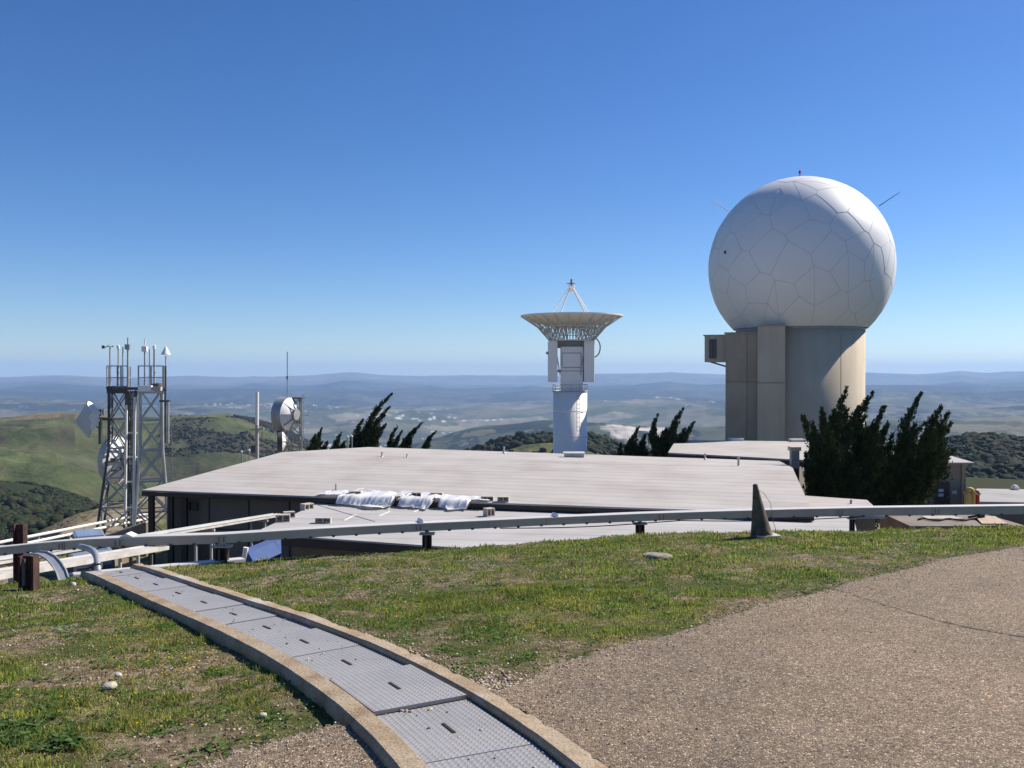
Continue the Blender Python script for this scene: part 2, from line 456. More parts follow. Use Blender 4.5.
class MB:
    def __init__(s): s.v = []; s.f = []; s.uv = None

    def add(s, vs, fs):
        o = len(s.v); s.v += [tuple(v) for v in vs]; s.f += [tuple(i + o for i in f) for f in fs]; return s

    def box(s, c, size, rz=0, rx=0, ry=0, rot=None):
        hx, hy, hz = [d / 2 for d in size]
        R = rot if rot is not None else (Matrix.Rotation(rz, 3, 'Z') @ Matrix.Rotation(rx, 3, 'X') @ Matrix.Rotation(ry, 3, 'Y'))
        c = Vector(c)
        vs = [c + R @ Vector((x * hx, y * hy, z * hz)) for x in (-1, 1) for y in (-1, 1) for z in (-1, 1)]
        return s.add(vs, [(0, 1, 3, 2), (4, 6, 7, 5), (0, 4, 5, 1), (2, 3, 7, 6), (0, 2, 6, 4), (1, 5, 7, 3)])

    def bar(s, a, b, w, h=None):
        a = Vector(a); b = Vector(b); d = b - a; L = d.length
        if L < 1e-6: return s
        h = h or w
        z = d.normalized(); up = Vector((0, 0, 1)) if abs(z.z) < .95 else Vector((0, 1, 0))
        x = up.cross(z).normalized(); y = z.cross(x)
        R = Matrix((x, y, z)).transposed()
        return s.box((a + b) / 2, (w, h, L), rot=R)

    def tube(s, pts, r, n=8, cap=True):
        pts = [Vector(p) for p in pts]
        rs = r if isinstance(r, (list, tuple)) else [r] * len(pts)
        rings = []; prev = None
        for i, p in enumerate(pts):
            d = (pts[min(i + 1, len(pts) - 1)] - pts[max(i - 1, 0)]).normalized()
            if prev is None:
                up = Vector((0, 0, 1)) if abs(d.z) < .9 else Vector((1, 0, 0))
                x = up.cross(d).normalized()
            else:
                x = (prev - d * prev.dot(d)).normalized()
            prev = x; y = d.cross(x)
            rings.append([p + (x * math.cos(2 * math.pi * k / n) + y * math.sin(2 * math.pi * k / n)) * rs[i] for k in range(n)])
        vs = [v for ring in rings for v in ring]
        fs = []
        for i in range(len(pts) - 1):
            for k in range(n):
                fs.append((i * n + k, i * n + (k + 1) % n, (i + 1) * n + (k + 1) % n, (i + 1) * n + k))
        if cap:
            fs.append(tuple(reversed(range(n)))); fs.append(tuple(range((len(pts) - 1) * n, len(pts) * n)))
        return s.add(vs, fs)

    def lathe(s, c, prof, n=48, axis=(0, 0, 1), a0=0, a1=2 * math.pi):
        c = Vector(c); z = Vector(axis).normalized()
        up = Vector((0, 1, 0)) if abs(z.z) > .9 else Vector((0, 0, 1))
        x = up.cross(z).normalized(); y = z.cross(x)
        full = abs(a1 - a0 - 2 * math.pi) < 1e-6
        m = n if full else n + 1
        vs = []; fs = []
        for (r, h) in prof:
            for k in range(m):
                a = a0 + (a1 - a0) * k / n
                vs.append(c + z * h + (x * math.cos(a) + y * math.sin(a)) * r)
        for i in range(len(prof) - 1):
            for k in range(n):
                k2 = (k + 1) % m
                fs.append((i * m + k, i * m + k2, (i + 1) * m + k2, (i + 1) * m + k))
        return s.add(vs, fs)

    def prism(s, poly, h):
        """poly: top outline (list of Vectors), extruded down by h"""
        n = len(poly); top = [Vector(p) for p in poly]; bot = [p - Vector((0, 0, h)) for p in top]
        ar = sum(top[i].x * top[(i + 1) % n].y - top[(i + 1) % n].x * top[i].y for i in range(n))
        if ar < 0: top.reverse(); bot.reverse()
        fs = [tuple(range(n)), tuple(reversed(range(n, 2 * n)))]
        for i in range(n):
            j = (i + 1) % n; fs.append((i, i + n, j + n, j))
        return s.add(top + bot, fs)

    def build(s, name, mat, parent=None, loc=None, smooth=False, bevel=0):
        if parent is not None: base = ROOT[parent.name]
        else:
            base = Vector(loc) if loc is not None else Vector((0, 0, 0))
        me = bpy.data.meshes.new(name)
        me.from_pydata([tuple(Vector(v) - base) for v in s.v], [], s.f)
        me.materials.append(MT[mat] if isinstance(mat, str) else mat)
        if smooth: me.polygons.foreach_set('use_smooth', [True] * len(me.polygons))
        me.update()
        o = bpy.data.objects.new(name, me); COL.objects.link(o)
        if bevel:
            bm = bmesh.new(); bm.from_mesh(me)
            bmesh.ops.bevel(bm, geom=list(bm.edges), offset=bevel, segments=1, affect='EDGES')
            bm.to_mesh(me); bm.free()
        if parent is not None: o.parent = parent
        else: o.location = base
        ROOT[o.name] = base
        return o


def uv_project(o, origin, udir, vdir):
    me = o.data; uvl = me.uv_layers.new(name='UVMap')
    base = ROOT[o.name]
    og = Vector(origin); ud = Vector(udir).normalized(); vd = Vector(vdir).normalized()
    for l in me.loops:
        p = me.vertices[l.vertex_index].co + base - og
        uvl.data[l.index].uv = (p.dot(ud), p.dot(vd))


def tag(o, label=None, cat=None, group=None, kind=None):
    if label: o['label'] = label
    if cat: o['category'] = cat
    if group: o['group'] = group
    if kind: o['kind'] = kind
    return o


def thing(name, loc, label, cat, group=None):
    o = bpy.data.objects.new(name, None); COL.objects.link(o); o.location = loc
    o.empty_display_size = .2
    ROOT[o.name] = Vector(loc)
    return tag(o, label, cat, group)


def np_mesh(name, V, Fc, nper, mat, cols=None, smooth=False, colpoint=True):
    """V (n,3), Fc (m, nper)"""
    me = bpy.data.meshes.new(name)
    me.vertices.add(len(V)); me.vertices.foreach_set('co', np.ascontiguousarray(V, dtype=np.float32).ravel())
    m = len(Fc)
    me.loops.add(m * nper); me.loops.foreach_set('vertex_index', np.ascontiguousarray(Fc, dtype=np.int32).ravel())
    me.polygons.add(m); me.polygons.foreach_set('loop_start', np.arange(0, m * nper, nper, dtype=np.int32))
    if smooth: me.polygons.foreach_set('use_smooth', np.ones(m, dtype=bool))
    me.update(calc_edges=True)
    if cols is not None:
        a = me.color_attributes.new('cover', 'FLOAT_COLOR', 'POINT')
        C = np.ones((len(V), 4), dtype=np.float32); C[:, :cols.shape[1]] = cols
        a.data.foreach_set('color', C.ravel())
    me.materials.append(MT[mat])
    o = bpy.data.objects.new(name, me); COL.objects.link(o)
    ROOT[o.name] = Vector((0, 0, 0))
    return o


def copy_tree(o, parent=None):
    c = o.copy(); COL.objects.link(c)
    if parent is not None: c.parent = parent
    for ch in [k for k in o.children]: copy_tree(ch, c)
    return c

# ------------------------------------------------------------------ world, sun, haze
SUN = Vector((.68, .335, .66)).normalized()
w = bpy.data.worlds.new('World'); scene.world = w; w.use_nodes = True
nt = w.node_tree; bg = nt.nodes['Background']
sky = nt.nodes.new('ShaderNodeTexSky'); sky.sky_type = 'NISHITA'; sky.sun_disc = False
sky.sun_elevation = math.asin(SUN.z); sky.sun_rotation = math.atan2(SUN.x, SUN.y)
sky.altitude = 800; sky.air_density = .9; sky.dust_density = 0.25; sky.ozone_density = 5.0
tcw = nt.nodes.new('ShaderNodeTexCoord'); sx = nt.nodes.new('ShaderNodeSeparateXYZ'); cx3 = nt.nodes.new('ShaderNodeCombineXYZ')
mxz = nt.nodes.new('ShaderNodeMath'); mxz.operation = 'MAXIMUM'; mxz.inputs[1].default_value = .008
nt.links.new(tcw.outputs['Generated'], sx.inputs[0]); nt.links.new(sx.outputs[0], cx3.inputs[0]); nt.links.new(sx.outputs[1], cx3.inputs[1])
nt.links.new(sx.outputs[2], mxz.inputs[0]); nt.links.new(mxz.outputs[0], cx3.inputs[2]); nt.links.new(cx3.outputs[0], sky.inputs['Vector'])
hs_ = nt.nodes.new('ShaderNodeHueSaturation'); hs_.inputs['Saturation'].default_value = 1.2; hs_.inputs['Hue'].default_value = .508
nt.links.new(sky.outputs[0], hs_.inputs['Color']); nt.links.new(hs_.outputs[0], bg.inputs['Color']); bg.inputs['Strength'].default_value = .087
ld = bpy.data.lights.new('sun', 'SUN'); ld.energy = 5.0; ld.angle = math.radians(.5); ld.color = (1, .935, .835)
lo = bpy.data.objects.new('sun', ld); COL.objects.link(lo)
lo.rotation_euler = SUN.to_track_quat('Z', 'Y').to_euler()
scene.view_settings.view_transform = 'Standard'; scene.view_settings.look = 'None'
scene.view_settings.exposure = 0.54; scene.view_settings.gamma = 1
scene.render.film_transparent = False
scene.cycles.max_bounces = 6; scene.cycles.diffuse_bounces = 3; scene.cycles.volume_bounces = 1
scene.cycles.use_denoising = True

HZ = 28500.0
b = MB(); b.box((0, 0, (320 - 900) / 2), (2 * HZ, 2 * HZ, 320 + 900))
hm = bpy.data.materials.new('thin_air'); hm.use_nodes = True
hn = hm.node_tree; hn.nodes.remove(hn.nodes['Principled BSDF'])
pv = hn.nodes.new('ShaderNodeVolumePrincipled'); pv.inputs['Color'].default_value = (.42, .635, 1.0, 1)
pv.inputs['Density'].default_value = 5.0e-5; pv.inputs['Anisotropy'].default_value = .1
hn.links.new(pv.outputs[0], hn.nodes['Material Output'].inputs['Volume'])
hz = b.build('haze', hm); tag(hz, kind='stuff'); hz['label'] = 'thin blue haze over the far valley'

# ------------------------------------------------------------------ terrain meshes
def polar_mesh(name, azs, rs, zf, cf, mat, closed=True):
    A, R = np.meshgrid(azs, rs)
    X = R * np.sin(A); Y = R * np.cos(A)
    Z = zf(X, Y)
    V = np.stack([X, Y, Z], -1).reshape(-1, 3)
    na, nr = len(azs), len(rs)
    i = np.arange(nr - 1)[:, None] * na; j = np.arange(na - (0 if closed else 1))[None, :]
    j2 = (j + 1) % na
    q = np.stack([i + j, i + na + j, i + na + j2, i + j2], -1).reshape(-1, 4)[:, ::-1]
    cols = cf(X.ravel(), Y.ravel(), Z.ravel())
    return np_mesh(name, V, q, 4, mat, cols, smooth=True)


fine = math.radians(39)
azs = np.concatenate([np.linspace(-fine, fine, 1250), np.linspace(fine, 2 * math.pi - fine, 130)[1:-1]])
rs_near = np.concatenate([[.02], np.exp(np.linspace(math.log(.6), math.log(R0), 460))])
rs_far = np.exp(np.linspace(math.log(R0), math.log(28300), 640))


def near_cover(x, y, z):
    r = np.hypot(x, y); px = az_px(x, y)
    n = fbm(x / 3, y / 3, 61, 4); n2 = fbm(x / .7, y / .7, 67, 4)
    tan = np.array([.27, .215, .15]); grn = np.array([.085, .10, .035]); dirt = np.array([.15, .115, .08])
    f = sstep(-.2, .25, n + .4 * n2)[:, None]
    c = tan * (1 - f) + grn * f
    c = c * (1 - .3 * sstep(.0, .5, n2)[:, None]) + dirt * .3 * sstep(.0, .5, n2)[:, None]
    dk = (sstep(58, 66, r) * (px > 840) * (y > 0))[:, None]; c = c * (1 - dk) + np.array([.040, .046, .024]) * dk
    rc = np.interp(px, _cx, _cr)
    a = sstep(rc + 1, rc + 5, r)
    return np.concatenate([c, a[:, None]], 1)


def gnear(X, Y):
    Z = ground_z(X, Y); r = np.hypot(X, Y)
    return Z + .022 * fbm(X / .35, Y / .35, 51, 4) * sstep(1, 3, r) * (r < 60) - .02


def dterr(x, y, k=1.0):
    return hills_z(x, y)


def hill_cover(x, y, z):
    r = np.hypot(x, y); px = az_px(x, y)
    px = np.where(y < 0, -2000, px)
    g1 = np.array([.066, .082, .030]); g2 = np.array([.098, .104, .045]); tan = np.array([.27, .21, .13])
    wd = np.array([.030, .037, .020]); brn = np.array([.13, .10, .065])
    n1 = fbm(x / 180, y / 180, 91, 5); n2 = fbm(x / 45, y / 45, 97, 4); n3 = fbm(x / 700, y / 700, 101, 4)
    f = sstep(-.3, .3, n2)[:, None]
    c = g1 * (1 - f) + g2 * f
    def mixin(c, col, m): return c * (1 - m[:, None]) + col * m[:, None]
    # tan rims and bare patches on the left ridge
    m = (sstep(1900, 2150, r) * (1 - sstep(2300, 2500, r)) * sstep(-.15, .25, n1 + .3 * n2) * (px < 330))
    c = mixin(c, np.array([.26, .17, .11]), m * .85)
    m = (px < 330) * (r > 900) * (r < 2400) * sstep(.0, .25, ridged(x / 420, y / 420, 3, 5) * -1 - .05)
    c = mixin(c, np.array([.045, .042, .026]), m * .6)
    # dark scrub on the right half of the left ridge
    m = sstep(150, 190, px) * (px < 360) * sstep(1350, 1550, r) * (1 - sstep(2150, 2350, r)) * sstep(-.4, -.05, n1)
    c = mixin(c, np.array([.050, .048, .032]), m * .95)
    m = (px < 75) * sstep(1350, 1550, r) * (1 - sstep(1950, 2050, r)) * sstep(-.1, .08, n1 + .4 * n2)
    c = mixin(c, np.array([.05, .045, .03]), m * .8)
    m = (px < 330) * sstep(900, 1000, r) * (1 - sstep(1300, 1500, r)) * sstep(.12, .22, n1 + .25 * n2)
    c = mixin(c, np.array([.06, .06, .04]), m * .85)
    # tan knoll
    m = (px < 450) * sstep(170, 220, r) * (1 - sstep(320, 380, r)) * sstep(-.5, -.1, n2)
    c = mixin(c, np.array([.225, .18, .11]), m * .85)
    # wooded slopes
    m = (px < 135) * sstep(430, 480, r) * (1 - sstep(850, 900, r))
    c = mixin(c, wd, m * .95)
    m = (px > 860) * (y > 0) * sstep(250, 300, r) * (1 - sstep(1500, 2500, r))
    c = mixin(c, wd, m * .95)
    m = (px > 380) * (px < 760) * sstep(500, 600, r) * (1 - sstep(1300, 1500, r)) * sstep(.0, .15, n1)
    c = mixin(c, wd, m * .9)
    # rolling country beyond
    far = sstep(2300, 3000, r)
    base = np.array([.080, .088, .052])
    c = c * (1 - far[:, None]) + base * far[:, None]
    f1 = fbm(x / 700, y / 1100, 111, 5, .6); f2 = fbm(x / 170, y / 330, 113, 4, .6); f3 = fbm(x / 3000, y / 3000, 117, 4)
    c = mixin(c, np.array([.022, .030, .026]), far * sstep(-.02, .04, f1 + .6 * f2 + .12 * sstep(9500, 13000, r)) * .92)
    c = mixin(c, np.array([.20, .18, .12]), far * sstep(.16, .24, f2 + .6 * f3 - .3 * f1) * .75)
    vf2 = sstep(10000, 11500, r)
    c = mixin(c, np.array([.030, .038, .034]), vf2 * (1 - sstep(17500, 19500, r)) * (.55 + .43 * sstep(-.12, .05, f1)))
    c = mixin(c, np.array([.17, .165, .13]), sstep(17500, 19500, r) * (.35 + .5 * sstep(-.2, .2, f1)))  # farthest range painted paler: the look of thicker haze put into its colour
    # valley floor: strips of fields
    vf = sstep(5600, 6400, r) * (1 - sstep(8600, 9300, r)) * sstep(150, 300, px) * (1 - sstep(640, 760, px))
    ca, sa = math.cos(.5), math.sin(.5)
    u = (x * ca + y * sa) / 520; v = (-x * sa + y * ca) / 330
    h = _hash(np.floor(u + .3 * np.floor(v)), np.floor(v), 7)
    fld = np.where(h[:, None] < .35, np.array([.075, .095, .045]), np.where(h[:, None] < .6, np.array([.14, .13, .08]), np.where(h[:, None] < .8, np.array([.26, .23, .16]), np.array([.06, .07, .05]))))
    c = c * (1 - vf[:, None] * .75) + fld * vf[:, None] * .75
    # towns: pale roofs as specks
    t = np.clip(sstep(.0, .25, fbm(x / 1300, y / 1300, 131, 3)) + np.exp(-((px - 430) / 60) ** 2 - ((r - 7300) / 900) ** 2), 0, 1) * (r > 5000) * (r < 10500) * (px > 100) * (px < 720) * (fbm(x / 400, y / 400, 139, 3) > -.05)
    hs = _hash(np.floor(x / 28), np.floor(y / 90), 9)
    c = mixin(c, np.array([.70, .67, .62]), t * (hs > .90) * .75)
    # quarry scars
    for qx, qy, w_, h_ in ((5.2, 0, 0, 0),):
        pass
    yv = 375 - z / np.maximum(np.abs(y), 1) * F
    m = (px > 600) * (px < 665) * sstep(.0, .12, .2 + .5 * f2 - np.abs(r - 4000) / 700) * (y > 0)
    c = mixin(c, np.array([.52, .46, .40]), m)
    lum = 1 + .15 * n1 + .42 * (ridged(x / 170, y / 170, 151, 5)) * (r < 3500)
    c = c * np.clip(lum, .5, 1.4)[:, None]
    return c


g = polar_mesh('ground', azs, rs_near, gnear, near_cover, 'ground'); tag(g, kind='structure')
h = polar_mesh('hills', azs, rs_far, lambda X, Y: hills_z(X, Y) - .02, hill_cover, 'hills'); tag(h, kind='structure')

# ------------------------------------------------------------------ woodland (masses of far oaks)
def ico():
    bm = bmesh.new(); bmesh.ops.create_icosphere(bm, subdivisions=2, radius=1)
    V = np.array([v.co[:] for v in bm.verts]); Fc = np.array([[v.index for v in f.verts] for f in bm.faces]); bm.free()
    return V, Fc


IV, IF = ico()


def blobs(name, pts, sizes, seed, colr, label):
    rng = np.random.default_rng(seed)
    n = len(pts); k = len(IV)
    jit = 1 + rng.uniform(-.32, .32, (n, k, 1))
    V = IV[None] * jit
    ang = rng.uniform(0, 6.28, n); ca, sa = np.cos(ang)[:, None], np.sin(ang)[:, None]
    X = V[..., 0] * ca - V[..., 1] * sa; Y = V[..., 0] * sa + V[..., 1] * ca
    V = np.stack([X * rng.uniform(.8, 1.3, (n, 1)), Y * rng.uniform(.8, 1.3, (n, 1)), V[..., 2] * rng.uniform(.6, .95, (n, 1))], -1) * sizes[:, None, None]
    V = V + pts[:, None, :]
    Fc = (IF[None] + (np.arange(n) * k)[:, None, None]).reshape(-1, 3)
    cb = np.array(colr)[None] * rng.uniform(.6, 1.5, (n, 1)); cb = cb + rng.uniform(-.006, .010, (n, 3)) * np.array([1, .7, .2])
    C = np.repeat(np.clip(cb, .005, 1)[:, None], k, 1) * rng.uniform(.75, 1.25, (n, k, 1))
    o = np_mesh(name, V.reshape(-1, 3), Fc, 3, 'wood', C.reshape(-1, 3))
    return tag(o, label, 'woodland', kind='stuff')


def scatter_wood(name, seed, n, pxr, rr, dens, size, col, label):
    rng = np.random.default_rng(seed)
    px = rng.uniform(*pxr, n); r = np.sqrt(rng.uniform(rr[0] ** 2, rr[1] ** 2, n))
    a = np.arctan((px - 512) / F); x = r * np.sin(a); y = r * np.cos(a)
    keep = dens(x, y, px, r) > rng.uniform(0, 1, n)
    x, y = x[keep], y[keep]
    s = rng.uniform(size[0], size[1], len(x)) * (.7 + .6 * vnoise(x / 40, y / 40, 3))
    z = hills_z(x, y) + s * .35
    blobs(name, np.stack([x, y, z], 1), s, seed + 1, col, label)


scatter_wood('woodland', 1, 9500, (-120, 128), (440, 900), lambda x, y, px, r: np.clip(1.6 * sstep(-.5, .0, fbm(x / 50, y / 50, 5, 3)), 0, 1), (1.3, 3.0), (.022, .029, .013), 'dark oak woodland on the near slope at the left edge')
scatter_wood('woodland', 2, 9500, (850, 1180), (120, 1050), lambda x, y, px, r: np.clip(2 * sstep(-.55, -.1, fbm(x / 55, y / 55, 6, 3)), 0, 1), (1.9, 4.0), (.022, .029, .014), 'dark oak woodland covering the hill beyond the hut')
scatter_wood('woodland', 3, 2600, (400, 760), (620, 1100), lambda x, y, px, r: sstep(-.02, .15, fbm(x / 90, y / 90, 8, 3) + .12 * ((px > 590) | (px < 545) & (px > 500))), (2.3, 4.8), (.021, .029, .013), 'scattered oak woodland on the low hill behind the dish antenna')
scatter_wood('woodland', 4, 6500, (160, 340), (1450, 2250), lambda x, y, px, r: sstep(-.3, .05, fbm(x / 180, y / 180, 91, 5)), (1.3, 3.2), (.034, .033, .020), 'dark scrub woodland on the far left ridge')

# ------------------------------------------------------------------ asphalt
AE = [(-2500, 1500), (-300, 900), (0, 830), (100, 800), (190, 768), (230, 757), (270, 745), (300, 735), (330, 727), (430, 707), (515, 690), (549, 672), (585, 660), (620, 649), (682, 632),
      (725, 618), (768, 605), (825, 593), (862, 580), (910, 571), (952, 558), (1024, 548), (1200, 535), (1500, 528)]
_ap = [(px, G(px, py)) for px, py in AE[4:]]
_apx = np.array([p for p, _ in _ap]); _apr = np.array([math.hypot(q.x, q.y) for _, q in _ap])
_apx = np.concatenate([[-2500, -300, 0], _apx]); _apr = np.concatenate([[2.6, 3.0, 3.35], _apr])


def asph_r(px, rough=True):
    r = np.interp(px, _apx, _apr)
    if rough: r = r + .11 * fbm(px / 9., px * 0, 5, 5, .62) + .06 * fbm(px / 60., px * 0, 6, 2)
    return r


na = 1500
aaz = np.linspace(-1.15, 1.15, na); apx = 512 + F * np.tan(aaz)
ts = np.concatenate([[0, .002], np.linspace(.01, 1, 90)])
Re = asph_r(apx)
R_ = Re[None] * (1 - ts[:, None]) + .3 * ts[:, None]
X = R_ * np.sin(aaz)[None]; Y = R_ * np.cos(aaz)[None]
Z = ground_z(X, Y) + .016 + .006 * fbm(X / .8, Y / .8, 77, 3); Z[0] -= .05
V = np.stack([X, Y, Z], -1).reshape(-1, 3)
i = np.arange(len(ts) - 1)[:, None] * na; j = np.arange(na - 1)[None]
q = np.stack([i + j, i + j + 1, i + na + j + 1, i + na + j], -1).reshape(-1, 4)[:, ::-1]
o = np_mesh('road', V, q, 4, 'asphalt', smooth=True); tag(o, kind='structure')

# a healed crack across the asphalt
cr = [G(px, py, .016) for px, py in ((818, 586), (850, 594), (875, 602), (905, 611), (935, 620), (965, 627), (1000, 633), (1040, 640), (1100, 652))]
b = MB(); rng = random.Random(3)
pts = []
for a_, b_ in zip(cr[:-1], cr[1:]):
    for k in range(14):
        p = a_.lerp(b_, k / 14); pts.append(p + Vector((rng.uniform(-.012, .012), rng.uniform(-.015, .015), 0)))
Lp, Rp = [], []
for p in pts:
    wd_ = rng.uniform(.006, .022)
    z_ = gz(p.x, p.y) + .0245 + .006 * float(fbm(np.array([p.x / .8]), np.array([p.y / .8]), 77, 3)[0]) - .004
    Lp.append((p.x, p.y - wd_, z_)); Rp.append((p.x, p.y + wd_, z_))
b.add(Lp + Rp, [(k, k + 1, k + 1 + len(Lp), k + len(Lp)) for k in range(len(Lp) - 1)])
MT['tar'] = M_plain('tar_seam', (.085, .07, .058), .9, var=.4, scale=20)
o = b.build('road_crack', 'tar'); tag(o, kind='structure')

# ------------------------------------------------------------------ covered trench
PLH = .035
Lin = [(98, 574), (128, 585.5), (170, 602.5), (213, 623), (255, 642), (299, 664), (341, 692), (372, 720), (426, 768)]
Rin = [(135, 568.5), (170, 582), (213, 596), (244, 603), (304, 621), (345, 639), (400, 664), (428, 681), (464, 700), (507, 730), (572, 765)]
LP = np.array([G(px, py, PLH)[:2] for px, py in Lin]); RP = np.array([G(px, py, PLH)[:2] for px, py in Rin])
cL = np.polyfit(LP[:, 1], LP[:, 0], 3); cR = np.polyfit(RP[:, 1], RP[:, 0], 3)
y0 = max(LP[:, 1].min(), RP[:, 1].min()); y1 = min(LP[:, 1].max(), RP[:, 1].max())
ys_ = np.linspace(y0, y1, 30); xm_ = (np.polyval(cL, ys_) + np.polyval(cR, ys_)) / 2
co = np.polyfit(ys_, xm_, 3)
sl = np.polyval(np.polyder(co), ys_)
print('TWIDTH', np.round((np.polyval(cR, ys_) - np.polyval(cL, ys_)) / np.sqrt(1 + sl ** 2), 3))
y1 = max(LP[:, 1].max(), RP[:, 1].max())
cl = []
for y_ in np.linspace(y1 + .02, y0, 90): cl.append((float(np.polyval(co, y_)), float(y_)))
dx = float(np.polyval(np.polyder(co), y0))
for k in range(1, 22): cl.append((cl[89][0] - dx * k * .06, y0 - k * .06))
HW = .245
CW = .125


def HWf(s): return .222 + .040 * float(sstep(0, 8.4, np.array([s]))[0])



def arc(cl):
    d = [0]
    for a_, b_ in zip(cl[:-1], cl[1:]): d.append(d[-1] + math.dist(a_, b_))
    return np.array(d)


cd = arc(cl); clA = np.array(cl)


def cpos(s):
    x = np.interp(s, cd, clA[:, 0]); y = np.interp(s, cd, clA[:, 1])
    e = .05
    tx = np.interp(s + e, cd, clA[:, 0]) - np.interp(s - e, cd, clA[:, 0]); ty = np.interp(s + e, cd, clA[:, 1]) - np.interp(s - e, cd, clA[:, 1])
    l = math.hypot(tx, ty); tx /= l; ty /= l
    return x, y, tx, ty


def czs(x, y):  # ground height smoothed
    return gz(x, y)


TRL = cd[-1]
rngk = random.Random(5)


def kerb(side, name, label, hin, hout):
    b = MB(); ns = 240; rows = []
    for k in range(ns + 1):
        s = TRL * k / ns
        x, y, tx, ty = cpos(s)
        nx, ny = (ty, -tx) if side > 0 else (-ty, tx)   # outward
        zc = gz(x, y)
        jn = .35 * float(fbm(np.array([s * 3.]), np.array([side * 5.]), 9, 4)[0]); jm = max(0., float(fbm(np.array([s * 11.]), np.array([side * 9.]), 19, 3)[0])) * 1.3
        hw_ = HWf(s); wi = hw_ + .012 * jn; wo = hw_ + CW + .022 * jn - .012 * jm
        ch = .012
        top = zc + .072 + .006 * jn
        row = [(wi, zc - .15), (wi, top - ch), (wi + ch, top), (wo - ch * 1.3, top - .003 - .012 * jm), (wo, top - ch * 1.6 - .02 * jm), (wo + .01, zc - hout)]
        rows.append([(x + nx * o_, y + ny * o_, z_) for o_, z_ in row])
    vs = [p for r in rows for p in r]; fs = []
    m = 6
    for k in range(ns):
        for i_ in range(m - 1):
            f = (k * m + i_, k * m + i_ + 1, (k + 1) * m + i_ + 1, (k + 1) * m + i_)
            fs.append(f if side < 0 else tuple(reversed(f)))
    fs.append(tuple(range(m))); fs.append(tuple(reversed(range(ns * m, ns * m + m))))
    b.add(vs, fs)
    x, y, _, _ = cpos(0)
    o = b.build(name, 'kerb', loc=(x, y, gz(x, y)))
    return tag(o, label, 'kerb', 'concrete kerbs of the trench')


# travel direction is towards the camera: its right-hand side is the photo's left
kl = kerb(1, 'concrete_kerb', 'tan concrete kerb on the left side of the studded plates, casting a shade on the grass', 0, .25)
kr = kerb(-1, 'concrete_kerb', 'tan concrete kerb on the right side of the studded plates, next to gravel and asphalt', 0, .15)

PL = .735
gap = .006
s_slot = None
ordn = ['nearest', 'second', 'third', 'fourth', 'fifth', 'sixth', 'seventh', 'eighth', 'ninth', 'tenth', 'eleventh', 'twelfth', 'thirteenth', 'fourteenth', 'fifteenth', 'sixteenth']
# joint seen at (374,722)-(452,703)
jp = (G(374, 722, PLH) + G(452, 703, PLH)) / 2
sj = float(cd[np.argmin((clA[:, 0] - jp.x) ** 2 + (clA[:, 1] - jp.y) ** 2)])
starts = []
s = sj
while s + PL < TRL: s += PL
while s > 0: starts.append(s - PL); s -= PL
starts = [st for st in starts]
idx = 0
for st in starts:
    s0, s1 = max(st, 0.01), st + PL
    if s1 - s0 < .25: continue
    e0 = cpos(s0 + gap / 2); e1 = cpos(s1 - gap / 2); c = cpos((s0 + s1) / 2)
    # flat plate: corners at both ends
    lift = (.020 if abs(st + PL - sj) < .01 else 0.0) + rngk.uniform(-.007, .007)
    z0 = gz(e0[0], e0[1]) + PLH + lift; z1 = gz(e1[0], e1[1]) + PLH + lift
    cs = []
    for (x, y, tx, ty), zz, ss_ in ((e0, z0, s0), (e1, z1, s1)):
        hw = HWf(ss_) - .012
        cs.append((Vector((x + ty * hw, y - tx * hw, zz)), Vector((x - ty * hw, y + tx * hw, zz))))
    lab = f'grey studded metal trench cover, {ordn[min(idx, 15)]} along the trench from the asphalt end'
    if idx == 0: lab = 'grey studded metal trench cover nearest the camera, cut off by the bottom edge'
    t = thing('trench_cover', (c[0], c[1], (z0 + z1) / 2), lab, 'cover plate', 'studded covers of the trench')
    b = MB(); b.prism([cs[0][0], cs[0][1], cs[1][1], cs[1][0]], .02); b.build('plate', 'plate', t)
    b = MB(); nu = 17; nv = int((s1 - s0) / .031)
    a00, a01 = cs[0]; a10, a11 = cs[1]
    nrm = (a01 - a00).cross(a10 - a00).normalized()
    if nrm.z < 0: nrm = -nrm
    far = max(c[1] - 5.5, 0)
    for iu in range(nu):
        for iv in range(nv):
            u = (iu + .5) / nu; v = (iv + .5) / nv
            p = a00.lerp(a01, u).lerp(a10.lerp(a11, u), v)
            if abs(u - .5) < .035 and abs(v - .5) < .14: continue
            du = (a01 - a00).normalized() * .009; dv = (a10 - a00).normalized() * .009
            tp = p + nrm * .0022
            b.add([p - du - dv, p + du - dv, p + du + dv, p - du + dv, tp - du * .5 - dv * .5, tp + du * .5 - dv * .5, tp + du * .5 + dv * .5, tp - du * .5 + dv * .5],
                  [(0, 1, 5, 4), (1, 2, 6, 5), (2, 3, 7, 6), (3, 0, 4, 7), (4, 5, 6, 7)])
    so = b.build('studs', 'stud', t); tag(so, kind='stuff')
    b = MB(); pm = (a00 + a01 + a10 + a11) / 4; dv = (a10 - a00).normalized()
    b.bar(pm - dv * .075 + nrm * .002, pm + dv * .075 + nrm * .002, .014, .006)
    b.build('lifting_slot', 'rubber', t)
    idx += 1
print('COVERS', idx)


def trench_dist(x, y):
    """signed-less distance to the trench centre line (arrays)"""
    d = np.full(x.shape, 1e9)
    for k in range(0, len(clA), 2):
        d = np.minimum(d, np.hypot(x - clA[k, 0], y - clA[k, 1]))
    return d


# ------------------------------------------------------------------ grass, weeds, flowers, gravel
GR = np.random.default_rng(11)


